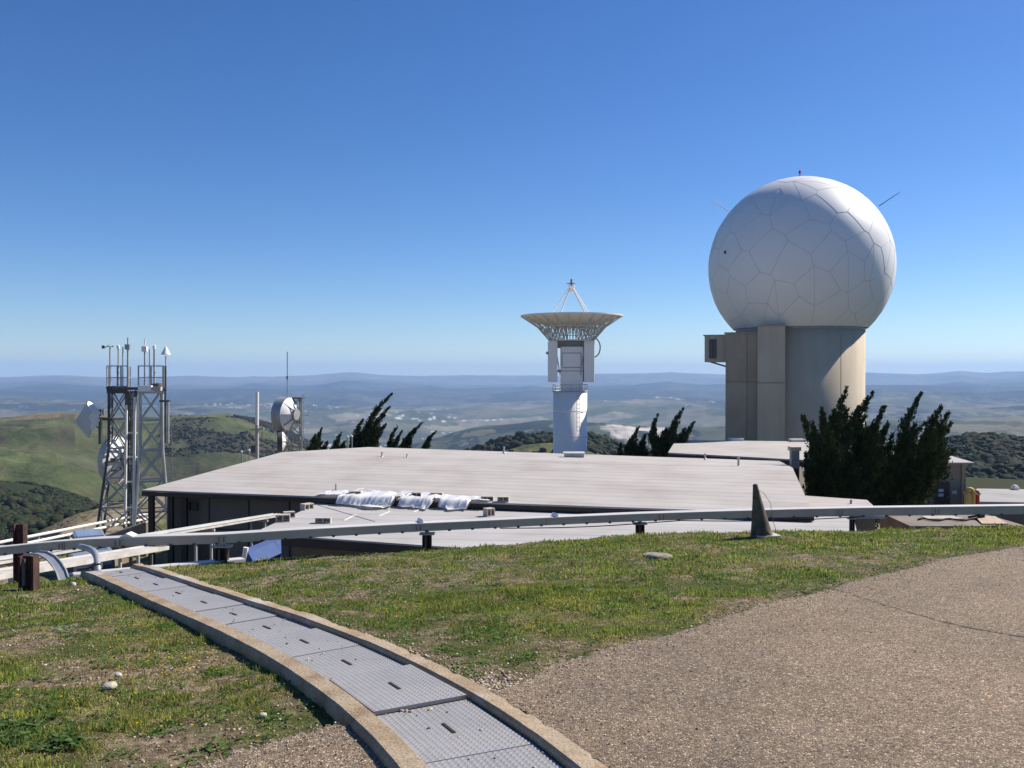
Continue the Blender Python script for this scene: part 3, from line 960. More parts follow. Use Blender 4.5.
def place(n, r0, r1, p0, p1, margin=.40):
    px = GR.uniform(p0, p1, n); r = np.sqrt(GR.uniform(r0 ** 2, r1 ** 2, n))
    a = GR.uniform(math.atan((p0 - 512) / F), math.atan((p1 - 512) / F), n)
    x = r * np.sin(a); y = r * np.cos(a); px = 512 + F * np.tan(a)
    ok = (r > asph_r(px) + .02 * GR.normal(size=n)) & (trench_dist(x, y) > margin)
    rc = np.interp(px, _cx, _cr)
    lim = rc + 2.2 + 6 * sstep(900, 980, px)
    ok &= r < lim
    return x[ok], y[ok], r[ok], px[ok]


def cover(x, y, px, r):
    n = .55 * fbm(x / 1.1, y / 1.1, 201, 4) + .45 * fbm(x / .28, y / .28, 203, 3)
    edge = r - asph_r(px, False)                    # thin at the asphalt
    n = n - (.50 + .35 * fbm(x / .8, y / .8, 211, 3)) * (1 - sstep(.0, 1.15, edge)) + .13 + .30 * fbm(x / 2.6, y / 2.6, 207, 3)
    td = trench_dist(x, y)
    n = n - .45 * (1 - sstep(.42, .75, td)) * (px > 330) * (px < 560)
    n = n - .5 * (1 - sstep(.1, .45, np.hypot(x - GP.x, (y - GP.y) * .8)))
    return n


GP = G(468, 690)


def blades(n, r0, r1, hgt, wdt, seed, p0=-90, p1=1120):
    x, y, r, px = place(n, r0, r1, p0, p1)
    c = cover(x, y, px, r)
    keep = GR.uniform(0, 1, len(x)) < sstep(-.20, .16, c) * .72 + .28
    x, y, r, px, c = x[keep], y[keep], r[keep], px[keep], c[keep]
    m = len(x)
    z = gnear(x, y)
    tall = (.35 + .9 * vnoise(x / .35, y / .35, 7) ** 2 + .8 * (vnoise(x / .14, y / .14, 8) > .76)) * (.55 + .45 * sstep(-.1, .3, c))
    h = hgt * tall * GR.uniform(.55, 1.35, m)
    w = wdt * GR.uniform(.7, 1.3, m)
    ang = GR.uniform(0, 6.283, m)
    lean = np.abs(GR.normal(0, .75, m))
    dry = GR.uniform(0, 1, m) < np.clip(.40 - c * .9, .12, .88)
    lean = np.where(dry, lean + .9, lean)
    la = ang + GR.uniform(-1, 1, m) * .6 + 1.57
    sx, sy = np.cos(ang) * w / 2, np.sin(ang) * w / 2
    tx = np.sin(lean) * np.cos(la) * h; ty = np.sin(lean) * np.sin(la) * h; tz = np.maximum(np.cos(lean), .08) * h
    V = np.empty((m, 5, 3))
    V[:, 0] = np.stack([x - sx, y - sy, z - .005], 1); V[:, 1] = np.stack([x + sx, y + sy, z - .005], 1)
    mx, my, mz = x + tx * .42, y + ty * .42, z + tz * .62
    V[:, 2] = np.stack([mx + sx * .75, my + sy * .75, mz], 1); V[:, 3] = np.stack([mx - sx * .75, my - sy * .75, mz], 1)
    V[:, 4] = np.stack([x + tx, y + ty, z + tz], 1)
    b_ = (np.arange(m) * 5)[:, None]
    F3 = np.concatenate([b_ + [0, 1, 2], b_ + [0, 2, 3], b_ + [3, 2, 4]], 0)
    g1 = np.array([.20, .265, .040]); g2 = np.array([.38, .355, .075]); g3 = np.array([.105, .185, .036])
    st = np.array([.58, .46, .29]); rd = np.array([.26, .15, .08])
    hue = vnoise(x / .5, y / .5, 31)[:, None]; hu2 = GR.uniform(0, 1, (m, 1))
    C = g1 * (1 - hue) + g2 * hue
    C = np.where(hu2 < .32, g3, C)
    C = np.where(dry[:, None], np.where(GR.uniform(0, 1, (m, 1)) < .6, st, rd), C)
    C = C * GR.uniform(.6, 1.35, (m, 1)) * (.75 + .5 * vnoise(x / .22, y / .22, 77)[:, None])
    C = np.repeat(C[:, None], 5, 1)
    return V.reshape(-1, 3), F3, C.reshape(-1, 3)


parts = [blades(150000, 3.0, 5.2, .030, .0045, 1), blades(260000, 5.2, 8.6, .032, .0062, 2), blades(330000, 8.6, 17.5, .036, .010, 3), blades(26000, 14, 24, .05, .02, 4, 880, 1120)]
off = 0; Vs, Fs, Cs = [], [], []
for v, f, c in parts:
    Vs.append(v); Fs.append(f + off); Cs.append(c); off += len(v)
o = np_mesh('grass', np.concatenate(Vs), np.concatenate(Fs), 3, 'grass', np.concatenate(Cs)); tag(o, 'short patchy green grass with dry straw on the hilltop', 'grass', kind='stuff')
print('BLADES', off // 5)


def weeds(name, spots, leafL, col, label, seed, nleaf=26):
    rng = np.random.default_rng(seed)
    Vs, Fs, Cs = [], [], []; off = 0
    for (x, y, R) in spots:
        n = int(nleaf * max(1, R / .12))
        a = rng.uniform(0, 6.28, n); rr = R * np.sqrt(rng.uniform(0, 1, n)) ; bx = x + rr * np.cos(a); by = y + rr * np.sin(a)
        z = gnear(bx, by) + .004
        d = rng.uniform(0, 6.28, n); L = leafL * rng.uniform(.6, 1.3, n); up = rng.uniform(.15, .8, n)
        dx, dy = np.cos(d), np.sin(d); wx, wy = -dy * L * .22, dx * L * .22
        V = np.empty((n, 4, 3))
        V[:, 0] = np.stack([bx, by, z], 1)
        V[:, 1] = np.stack([bx + dx * L * .55 + wx, by + dy * L * .55 + wy, z + L * up * .7], 1)
        V[:, 2] = np.stack([bx + dx * L, by + dy * L, z + L * up * .75], 1)
        V[:, 3] = np.stack([bx + dx * L * .55 - wx, by + dy * L * .55 - wy, z + L * up * .75], 1)
        Fs.append((np.arange(n) * 4)[:, None] + [0, 1, 2, 3] + off); Vs.append(V.reshape(-1, 3)); off += 4 * n
        Cs.append(np.repeat(np.array(col)[None] * rng.uniform(.6, 1.35, (n, 1)), 4, 0))
    o = np_mesh(name, np.concatenate(Vs), np.concatenate(Fs), 4, 'grass', np.concatenate(Cs))
    return tag(o, label, 'weeds', kind='stuff')


def spots_at(pxs):
    out = []
    for px, py, R in pxs:
        q = G(px, py); out.append((q.x, q.y, R))
    return out


rg = random.Random(9)
sp = [(rg.uniform(-10, 75), rg.gauss(728, 13), .045) for _ in range(26)] + [(60 + rg.uniform(-50, 50), 735 + rg.uniform(-12, 10), .05) for _ in range(12)]
weeds('broadleaf_weeds', spots_at(sp), .042, (.095, .165, .045), 'dark green broad leaved weeds in the lower left corner', 3)
sp = [(rg.uniform(430, 500), rg.uniform(556, 574), .10) for _ in range(16)] + [(rg.uniform(240, 340), rg.uniform(566, 590), .09) for _ in range(18)] + \
     [(rg.uniform(840, 940), rg.uniform(546, 556), .10) for _ in range(16)] + [(rg.uniform(40, 110), rg.uniform(608, 632), .06) for _ in range(7)] + \
     [(rg.uniform(560, 600), rg.uniform(585, 593), .06) for _ in range(5)] + [(rg.uniform(0, 40), rg.uniform(620, 640), .06) for _ in range(3)]
weeds('silver_weeds', spots_at(sp), .030, (.27, .29, .20), 'silvery grey green weeds in low mats among the grass', 4)
xx, yy_, rr_, pp_ = place(1500, 3.2, 14, -60, 1100)
k = vnoise(xx / 1.2, yy_ / 1.2, 55) > .45
weeds('clover', [(a_, b_, .08) for a_, b_ in zip(xx[k], yy_[k])], .032, (.095, .175, .035), 'low dark green clover tufts among the grass', 5, 26)

# flowers
fx, fy = [], []
rnf = np.random.default_rng(21)
for (cx_, cy_, sx_, sy_, n) in ((170, 662, 30, 8, 70), (60, 690, 60, 20, 22), (200, 720, 60, 20, 12), (560, 610, 10, 8, 16), (532, 628, 8, 5, 14), (690, 560, 150, 15, 110), (500, 570, 90, 12, 70), (880, 560, 60, 6, 50), (850, 545, 90, 5, 60), (640, 600, 50, 15, 12), (330, 590, 60, 12, 20)):
    for _ in range(n):
        px_, py_ = rnf.normal(cx_, sx_), rnf.normal(cy_, sy_)
        if py_ < 535: continue
        q = G(px_, py_); fx.append(q.x); fy.append(q.y)
fx, fy = np.array(fx), np.array(fy)
fr = np.hypot(fx, fy); okk = (fr > asph_r(az_px(fx, fy)) + .1) & (trench_dist(fx, fy) > .45); fx, fy = fx[okk], fy[okk]
n = len(fx); fz = gnear(fx, fy) + rnf.uniform(.02, .045, n); rad = rnf.uniform(.005, .010, n)
V = np.empty((n, 9, 3))
V[:, 8] = np.stack([fx, fy, fz + .002], 1)
for k in range(8):
    a = k * math.pi / 4; rr = rad * (1 if k % 2 == 0 else .62)
    V[:, k] = np.stack([fx + np.cos(a) * rr, fy + np.sin(a) * rr, fz + rad * .45], 1)
Fc = np.concatenate([(np.arange(n) * 9)[:, None] + [k, (k + 1) % 8, 8] for k in range(8)], 0)
o = np_mesh('wildflowers', V.reshape(-1, 3), Fc, 3, 'petal', np.tile(np.array([[.80, .55, .02]]), (n * 9, 1)))
tag(o, 'tiny yellow wildflowers dotted through the grass', 'flowers', kind='stuff')


def stones(name, x, y, size, cols, label, seed, lift=.2, zf=None):
    rng = np.random.default_rng(seed)
    bm = bmesh.new(); bmesh.ops.create_icosphere(bm, subdivisions=1, radius=1)
    BV = np.array([v.co[:] for v in bm.verts]); BF = np.array([[v.index for v in f.verts] for f in bm.faces]); bm.free()
    n = len(x); k = len(BV)
    V = BV[None] * (1 + rng.uniform(-.3, .3, (n, k, 1)))
    V = V * np.stack([rng.uniform(.8, 1.4, n), rng.uniform(.8, 1.2, n), rng.uniform(.35, .7, n)], 1)[:, None]
    ang = rng.uniform(0, 6.28, n); ca, sa = np.cos(ang)[:, None], np.sin(ang)[:, None]
    V = np.stack([V[..., 0] * ca - V[..., 1] * sa, V[..., 0] * sa + V[..., 1] * ca, V[..., 2]], -1) * size[:, None, None]
    z = (gnear(x, y) if zf is None else zf(x, y)) + size * lift
    V = V + np.stack([x, y, z], 1)[:, None]
    C = np.array(cols)[rng.integers(0, len(cols), n)] * rng.uniform(.7, 1.2, (n, 1))
    o = np_mesh(name, V.reshape(-1, 3), (BF[None] + (np.arange(n) * k)[:, None, None]).reshape(-1, 3), 3, 'stone', np.repeat(C, k, 0))
    return tag(o, label, 'gravel', kind='stuff')


SC = [(.42, .33, .23), (.30, .23, .16), (.50, .43, .33), (.16, .11, .08), (.36, .27, .18), (.22, .17, .13), (.58, .52, .43)]
rn = np.random.default_rng(31)
n = 3000
gx = GP.x + rn.normal(0, .20, n) + rn.uniform(-.1, .25, n) * 0; gy = GP.y + rn.normal(0, .19, n)
ex = []; 
# along the right kerb
for s_ in rn.uniform(TRL * .25, TRL * .86, 2600):
    x, y, tx, ty = cpos(s_); o_ = HWf(s_) + CW + abs(rn.normal(0, .10)) + .01
    ex.append((x - ty * o_ if False else x - ty * o_, y + tx * o_))
ex = np.array(ex)
gx = np.concatenate([gx, ex[:, 0]]); gy = np.concatenate([gy, ex[:, 1]])
td = trench_dist(gx, gy); rr = np.hypot(gx, gy)
ok = (td > HW + CW + .01) & (rr > asph_r(az_px(gx, gy)) - .08)
gx, gy = gx[ok], gy[ok]
stones('gravel', gx, gy, rn.uniform(.004, .013, len(gx)), SC, 'tan pea gravel spilled between the right kerb and the asphalt', 3)
# loose chips lying on the asphalt and pebbles fallen on the plates
px_ = rn.uniform(180, 1100, 2600); rr_ = asph_r(px_, False) - np.abs(rn.normal(0, 1, 2600)) ** 1.5 * .8 - .02
k = rr_ > 2.9; px_, rr_ = px_[k], rr_[k]; a_ = np.arctan((px_ - 512) / F); xx = rr_ * np.sin(a_); yy_ = rr_ * np.cos(a_)
k = trench_dist(xx, yy_) > .42; xx, yy_, rr_ = xx[k], yy_[k], rr_[k]
stones('loose_chips', xx, yy_, rn.uniform(.002, .0055, len(xx)) * (1 + .03 * rr_), [(.42, .33, .23), (.30, .23, .16), (.20, .15, .11), (.55, .46, .34)], 'loose stone chips lying on the asphalt, thickest at its edge', 8, lift=.5, zf=lambda a, b: ground_z(a, b) + .018)
ex = []
for s_ in list(rn.uniform(.3, TRL * .9, 150)) + list(rn.normal(sj, .05, 40)) + list(rn.normal(sj - 1.6, .2, 50)):
    x, y, tx, ty = cpos(s_); o_ = HWf(s_) * rn.uniform(-1, 1) if rn.uniform() < .5 else HWf(s_) * (.97 - abs(rn.normal(0, .06))); ex.append((x - ty * o_, y + tx * o_))
ex = np.array(ex)
stones('plate_pebbles', ex[:, 0], ex[:, 1], rn.uniform(.003, .010, len(ex)), SC, 'pebbles and grit fallen onto the studded plates', 9, lift=.4, zf=lambda a, b: ground_z(a, b) + PLH + .004)
# chips and debris through the turf, thicker at the asphalt edge
xx, yy_, rr_, pp_ = place(52000, 3.0, 14, -60, 1100, .37)
e = rr_ - asph_r(pp_, False); cv = cover(xx, yy_, pp_, rr_)
k = rn.uniform(0, 1, len(xx)) < (.015 + .6 * np.exp(-e / .3) + .5 * (cv < -.08))
stones('chippings', xx[k], yy_[k], rn.uniform(.0025, .0095, k.sum()) * (1 + .04 * rr_[k]), SC[:6], 'loose stone chippings in the bare patches and along the asphalt edge', 4)
# dark crumbs where the asphalt meets the right kerb
ex = []
for s_ in rn.uniform(TRL * .5, TRL, 1800):
    x, y, tx, ty = cpos(s_); o_ = HWf(s_) + CW + .012 + abs(rn.normal(0, .016)); ex.append((x - ty * o_, y + tx * o_))
ex = np.array(ex)
stones('asphalt_crumbs', ex[:, 0], ex[:, 1], rn.uniform(.004, .012, len(ex)), [(.035, .028, .022), (.06, .048, .038), (.10, .08, .06)], 'dark asphalt crumbs along the foot of the right kerb', 5, lift=.9, zf=lambda a, b: ground_z(a, b) + .016)


def rock(px, py, sx, sy, sz, label, seed, col=(.40, .34, .26)):
    q = G(px, py)
    bm = bmesh.new(); bmesh.ops.create_icosphere(bm, subdivisions=3, radius=1)
    rr = random.Random(seed)
    for v in bm.verts:
        c = v.co.copy(); f = 1 + .22 * float(fbm(np.array([c.x * 1.6 + seed]), np.array([c.y * 1.6 + c.z]), seed, 4)[0])
        v.co = Vector((c.x * sx * f, c.y * sy * f, max(c.z, -.3) * sz * f))
    me = bpy.data.meshes.new('rock'); bm.to_mesh(me); bm.free()
    key = 'rockm%d' % seed
    MT[key] = M_plain('rock_%d' % seed, col, .95, var=.35, scale=12, bmp=.6)
    me.materials.append(MT[key])
    o = bpy.data.objects.new('rock', me); COL.objects.link(o); o.location = (q.x, q.y, gz(q.x, q.y) + sz * .12); o.rotation_euler.z = rr.uniform(0, 3)
    tag(o, label, 'rock')


rock(657, 557, .18, .11, .045, 'flat pale tan stone lying in the grass right of the mid beam post', 2)
rock(109, 687, .045, .035, .024, 'small cream stone in the left grass among yellow flowers', 3, (.55, .50, .40))
rock(118, 676, .022, .02, .018, 'tiny white pebble just above the small cream stone in the left grass', 4, (.62, .6, .55))
rock(263, 716, .022, .018, .014, 'small white pebble in bare soil beside the left kerb', 5, (.6, .56, .48))
rock(73, 585, .045, .03, .03, 'white lump at the left of the trench head', 6, (.66, .64, .6))


# ================================================================== BUILDINGS
def lerp(a, b, t): return a + (b - a) * t


def flat(px, py, z): return PZ(px, py, z)


UP = Vector((0, 0, 1))

# ---- main building with its long low gable roof
A_ = flat(142, 490, -5.0); B_ = flat(813.5, 514, -5.0); C_ = flat(779.5, 461, -5.0); D_ = flat(369, 447, -5.0)
mL = (A_ + D_) / 2; mR = (B_ + C_) / 2
rl = PZ(283, 454, -4.33); rL = Vector((mL.x, mL.y, -4.36)); rR = Vector((mR.x, mR.y, -4.36))
mb = thing('long_building', ((A_ + C_) / 2 - UP * 4.2), 'long low building with a pale beige sheet roof and dark brown eaves across the middle', 'building')
TH = .07
b = MB()
def quad_slab(b, q, th):
    t = [Vector(p) for p in q]; bo = [p - UP * th for p in t]
    b.add(t + bo, [(0, 1, 2, 3), (7, 6, 5, 4), (0, 4, 5, 1), (1, 5, 6, 2), (2, 6, 7, 3), (3, 7, 4, 0)])


b = MB(); quad_slab(b, [A_, B_, rR, rL], TH)
ro = b.build('roof', 'roof', mb); uv_project(ro, A_, B_ - A_, (rL - A_))
b = MB(); quad_slab(b, [rL, rR, C_, D_], TH)
r2 = b.build('roof', 'roof', mb); uv_project(r2, rL, B_ - A_, (D_ - rL))
b = MB(); ft = UP * .075
uA = (B_ - A_).normalized(); uV = (D_ - A_).normalized()
for p, q in ((A_, B_), (D_, C_)):
    b.bar(p - UP * .165, q - UP * .165, .05, .17)
b.build('eave_board', 'fascia', mb)
b = MB()
for p, q in ((A_, rL), (rL, D_), (B_, rR), (rR, C_)):
    b = MB(); b.bar(p - UP * .165, q - UP * .165, .05, .17); b.build('gable_board', 'fascia', mb)
ins = .8
def insp(p): 
    c = (A_ + B_ + C_ + D_) / 4; d = (c - p); d.z = 0
    return p + uA * (ins * (1 if d.dot(uA) > 0 else -1)) + uV * (ins * (1 if d.dot(uV) > 0 else -1))


W = [insp(p) for p in (A_, B_, C_, D_)]
zf = -9.7
b = MB(); b.prism([Vector((p.x, p.y, -5.08)) for p in W], 4.8); wl = b.build('wall', 'wall_brown', mb)
tag(wl)
wa, wb_ = W[0], W[1]; nrm = Vector((uA.y, -uA.x, 0))
if nrm.y > 0: nrm = -nrm
b = MB()
for k in range(14):
    p = wa.lerp(wb_, (k + .02) / 13.6) + nrm * .02
    b.bar(Vector((p.x, p.y, -5.10)), Vector((p.x, p.y, -9.6)), .05, .03)
b.bar(wa + nrm * .03 - UP * 1.7, wb_ + nrm * .03 - UP * 1.7, .04, .05)
b.build('wall_batten', 'fascia', mb)
for t_, wdd in ((.075, .9), (.5, 2.2)):
    p = wa.lerp(wb_, t_) + nrm * .03
    w0 = MB(); w0.box(Vector((p.x, p.y, -7.2 if wdd > 1 else -8.2)), (wdd, .08, 1.0 if wdd > 1 else 2.1), rz=math.atan2(uA.y, uA.x))
    wi = w0.build('window' if wdd > 1 else 'door', 'fascia', mb)
    w1 = MB(); w1.box(Vector((p.x, p.y, -7.2 if wdd > 1 else -8.2)) + nrm * .03, (wdd - .12, .08, .88 if wdd > 1 else 1.98), rz=math.atan2(uA.y, uA.x))
    w1.build('pane' if wdd > 1 else 'door_leaf', 'glass_dark' if wdd > 1 else 'door', wi)
# corner posts carrying the left end of the eave
for t_ in (0.0, .035, .06):
    p = (A_ + uA * .25 + uV * .3).lerp(B_, t_)
    b = MB(); b.bar(Vector((p.x, p.y, -5.1)), Vector((p.x, p.y, gz(p.x, p.y) - .1)), .22); b.build('eave_post', 'fascia', mb)
for t_ in (.036, .05):
    p = wa.lerp(wb_, t_) + nrm * .1
    b = MB(); b.box(Vector((p.x, p.y, -5.75)), (.26, .14, .34), rz=math.atan2(uA.y, uA.x)); b.build('electric_box', 'dark_steel', mb)

def on_roof(px, py):
    """where the pixel ray meets the main roof (front or back slope)"""
    for q in ((A_, B_, rR, rL), (rL, rR, C_, D_)):
        n = (q[1] - q[0]).cross(q[3] - q[0])
        r = P(px, py, 1.0); t = q[0].dot(n) / r.dot(n); h = r * t
        e = (q[3] - q[0]); s = (h - q[0]); 
        v = s.dot(Vector((e.x, e.y, 0)).normalized()) / math.hypot(e.x, e.y)
        if v <= 1.0: return h
    return h


# roof fittings: each a thing
for px, py, hp, wpx, lab in ((382, 457, 4.5, 1.6, 'short grey vent pipe on the ridge of the long roof, leftmost one'),
                        (407, 458, 3.5, 1.2, 'stubby dark vent pipe on the long roof, second from the left'),
                        (504, 453, 6, 1.8, 'short pale vent pipe on the back roof edge left of the dish pedestal'),
                        (738.5, 467, 9, 2.2, 'taller tan vent pipe near the right end of the long roof'),
                        (705, 459, 5, 1.6, 'short pale vent pipe on the back roof edge near the radar tower')):
    h = on_roof(px, py); s_ = h.y / F
    t = thing('vent_pipe', h, lab, 'vent pipe', 'vent pipes on the long roof')
    b = MB(); b.tube([h - UP * .05, h + UP * hp * s_], wpx * s_ / 2, 10); b.build('pipe', 'block', t)
    b = MB(); b.lathe(h, [(wpx * s_ * 1.1, .01), (wpx * s_ * .55, .07)], 12); b.build('flashing', 'steel', t)
    b = MB(); b.lathe(h + UP * hp * s_, [(wpx * s_ * .62, -.03), (wpx * s_ * .62, .02), (.002, .04)], 12); b.build('cap', 'steel', t)
h = on_roof(574, 456.2); t = thing('roof_hatch', h, 'low white hatch on the long roof at the foot of the dish pedestal', 'roof hatch')
b = MB(); b.box(h + UP * .06, (1.1, .9, .22)); b.build('kerb_frame', 'steel', t, bevel=.01)
b = MB(); b.box(h + UP * .20, (1.25, 1.0, .06)); b.build('lid', 'duct_lid', t, bevel=.01)

# ---- lower flat roof in front
ZL = -5.30
La, Lb, Lc, Ld = flat(325, 500, ZL), flat(253, 533, ZL), flat(868, 577, ZL), flat(853, 516, ZL)
lb = thing('low_building', Vector(((La.x + Lc.x) / 2, (La.y + Lc.y) / 2, -9.1)), 'lower flat roofed annex with a smooth pale roof in front of the long building', 'building')
b = MB(); b.prism([La, Lb, Lc, Ld], .06); o = b.build('roof', 'roof_low', lb); uv_project(o, La, Lc - Lb, Lb - La)
b = MB()
for p, q in ((La, Lb), (Lb, Lc), (Lc, Ld)):
    b.bar(p - UP * .21 , q - UP * .21, .06, .28)
b.build('eave_board', 'fascia', lb)
def shrink(ps, k): 
    c = sum((Vector(p) for p in ps), Vector()) / len(ps)
    return [p + (c - p).normalized() * k for p in ps]
wq = shrink([La, Lb, Lc, Ld], 1.3)
b = MB(); b.prism([Vector((p.x, p.y, ZL - .08)) for p in wq], 4.0); b.build('wall', 'wall_brown', lb)
for px_ in (258,):
    p = Lb + (Lc - Lb).normalized() * .25 + Vector((0, .25, 0))
    b = MB(); b.bar(Vector((p.x, p.y, ZL - .1)), Vector((p.x, p.y, gz(p.x, p.y) - .1)), .24); b.build('corner_post', 'wall_tan', lb)
b = MB()
for px0, py0, px1, py1 in ((344, 520.5, 355.5, 514.5), (379, 516, 390, 511), (413.5, 512, 424, 507.3)):
    p, q = PZ(px0, py0, ZL + .006), PZ(px1, py1, ZL + .006); b = MB(); b.bar(p, q, .05, .012); b.build('roof_strip', 'white_paint', lb)
b = MB()
p, q = PZ(318, 505, ZL + .008), PZ(375, 521.5, ZL + .008); b.bar(p, q, .03, .016); b.build('roof_joint', 'steel', lb)

# ---- tan flat roof to the right of the long building
q4 = [flat(785, 494.2, -5.6), flat(867, 499.9, -5.6), flat(885, 516, -5.6), flat(790, 516, -5.6)]
sb = thing('side_building', Vector((q4[1].x - 3, q4[1].y, -9.3)), 'small flat tan roofed block at the right end of the long building', 'building')
b = MB(); b.prism(q4, .12); o = b.build('roof', 'roof', sb); uv_project(o, q4[0], q4[1] - q4[0], q4[2] - q4[1])
b = MB(); b.prism([p - UP * .122 for p in shrink(q4, .5)], 3.8); b.build('wall', 'wall_tan', sb)
pp = flat(851, 503.8, -5.6); b = MB(); b.tube([pp, pp + UP * .18], .05, 10); b.build('vent', 'steel', sb)

# ---- back building (pale roof in front of the radar tower)
q4 = [flat(668, 452.5, -5.3), flat(806, 460, -5.3), flat(810, 441.5, -5.3), flat(676, 440, -5.3)]
bb = thing('back_building', Vector((q4[0].x + 5, q4[0].y + 5, -9.4)), 'low building with a plain pale roof at the foot of the radar tower', 'building')
b = MB(); b.prism(q4, .10); o = b.build('roof', 'roof', bb); uv_project(o, q4[0], q4[1] - q4[0], q4[3] - q4[0])
b = MB(); b.bar(q4[0] - UP * .27, q4[1] - UP * .27, .07, .32); b.build('eave_board', 'fascia', bb)
b = MB(); b.prism([p - UP * .11 for p in shrink(q4, .8)], 4.0); b.build('wall', 'wall_brown', bb)
for px_, py_, w_ in ((736, 439.5, 13), (797, 440.5, 14)):
    h = PZ(px_, py_ + 1.0, -5.3); s_ = h.y / F
    b = MB(); b.box(h + UP * .10, (w_ * s_, .9, .2)); k = b.build('skylight', 'duct_lid', bb)
# rainwater hopper with rusty downpipe
h = P(794.5, 449, 50); s_ = 50 / F
t = thing('downpipe', Vector((h.x, h.y, gz(h.x, h.y))), 'grey rain hopper on a rusty downpipe between the back roof and the cypress', 'downpipe')
b = MB(); b.box(P(794.5, 448.6, 50), (11 * s_, .5, 4 * s_)); b.build('hopper', 'block', t, bevel=.02)
b = MB(); b.bar(P(794.5, 450.6, 50), P(794.5, 468, 50), 8 * s_, .35); b.build('duct_box', 'steel', t)
b = MB(); q = P(797, 468.2, 50); b.tube([q, Vector((q.x, q.y, gz(q.x, q.y)))], 2.4 * s_, 10); b.build('pipe', 'yellow' if False else 'rust', t)

# ---- hut at the right
hb = P(966, 462, 60); s_ = 60 / F
hx1 = hb.x; hx0 = P(892, 462, 60).x; hy0 = 60.0; hy1 = 65.0; ze = hb.z; zg = gz(hx0, 60) - .2
t = thing('hut', Vector(((hx0 + hx1) / 2, 62.5, zg)), 'small tan stucco hut with a pale hipped roof and brown door behind the right cypress', 'hut')
b = MB(); b.prism([Vector((hx0, hy0, ze)), Vector((hx1, hy0, ze)), Vector((hx1, hy1, ze)), Vector((hx0, hy1, ze))], ze - zg); b.build('wall', 'wall_tan', t)
e = .38; za = P(945, 449.5, 62.5).z
b = MB(); r_ = [Vector((hx0 - e, hy0 - e, ze)), Vector((hx1 + e, hy0 - e, ze)), Vector((hx1 + e, hy1 + e, ze)), Vector((hx0 - e, hy1 + e, ze))]
m1 = Vector((hx0 + 2.2, 62.5, za)); m2 = Vector((hx1 - 1.3, 62.5, za))
lo4 = [p - UP * .12 for p in r_]
b.add(r_ + [m1, m2] + lo4, [(0, 1, 5, 4), (1, 2, 5), (2, 3, 4, 5), (3, 0, 4), (0, 6, 7, 1), (1, 7, 8, 2), (2, 8, 9, 3), (3, 9, 6, 0), (9, 8, 7, 6)])
o = b.build('roof', 'roof', t); uv_project(o, r_[0], (1, 0, 0), (0, 1, 0))
b = MB(); dz = P(942, 482, 60).z; b.box(Vector((P(942, 482, 60).x, hy0 - .02, (dz + zg) / 2)), (15 * s_, .08, dz - zg)); d = b.build('door', 'door', t)
b = MB()
for py_ in (490.3, 494.9):
    q = P(940.5, py_, 60); b = MB(); b.box(Vector((q.x, hy0 - .068, q.z)), (5 * s_, .012, 3 * s_)); b.build('notice', 'paper', d)
q = P(947.5, 497, 60); b = MB(); b.box(Vector((q.x, hy0 - .08, q.z)), (.05, .06, .14)); b.build('handle', 'steel', d)
q = P(954.5, 492.3, 60); b = MB(); b.box(Vector((q.x, hy0 - .012, q.z)), (4.6 * s_, .02, 3.2 * s_)); b.build('wall_sign', 'paper', t)
q = P(962, 480, 60); b = MB(); b.bar(Vector((q.x, hy0 - .06, ze - .05)), Vector((q.x, hy0 - .06, zg + .2)), .08); b.build('downspout', 'shaft_dark', t)

# ---- roof at the right edge, and small far house
q4 = [flat(972, 501.5, -7.6), flat(1130, 504, -7.6), flat(1110, 490.5, -7.6), flat(977, 488.5, -7.6)]
t = thing('right_building', Vector((q4[0].x + 3, q4[0].y + 2, -10.6)), 'low building with a flat grey roof at the right edge beyond the yellow pipes', 'building')
b = MB(); b.prism(q4, .16); o = b.build('roof', 'roof_grey', t); uv_project(o, q4[0], q4[1] - q4[0], q4[3] - q4[0])
b = MB(); b.prism([p - UP * .162 for p in shrink(q4, .4)], 3.4); b.build('wall', 'wall_brown', t)
h = flat(1015, 489.6, -7.6); s_ = h.y / F
t = thing('roof_fan', h, 'white box fan on the back edge of the grey roof at the right', 'roof fan')
b = MB(); b.box(h + UP * 1.6 * s_, (4.6 * s_, .5, 3.2 * s_)); b.build('housing', 'white_paint', t, bevel=.02)
b = MB(); b.box(h + UP * 3.9 * s_, (3.0 * s_, .35, 1.4 * s_)); b.build('hood', 'white_paint', t, bevel=.02)
h = P(969, 484, 150); s_ = 150 / F
t = thing('far_house', Vector((h.x, h.y, h.z - 2.4)), 'tiny brown roofed shed among the oaks just right of the hut', 'shed')
b = MB(); b.box((h.x, h.y, h.z - 1.6), (9 * s_, 2.5, 2.4)); b.build('wall', 'wall_tan', t)
b = MB(); z0 = h.z - .4; hx, w2 = h.x, 5.5 * s_
b.add([(hx - w2, h.y - 1.6, z0), (hx + w2, h.y - 1.6, z0), (hx + w2, h.y + 1.6, z0), (hx - w2, h.y + 1.6, z0), (hx - w2, h.y, z0 + 1.1), (hx + w2, h.y, z0 + 1.1)],
      [(0, 1, 5, 4), (2, 3, 4, 5), (0, 4, 3), (1, 2, 5), (3, 2, 1, 0)])
b.build('roof', 'block', t)

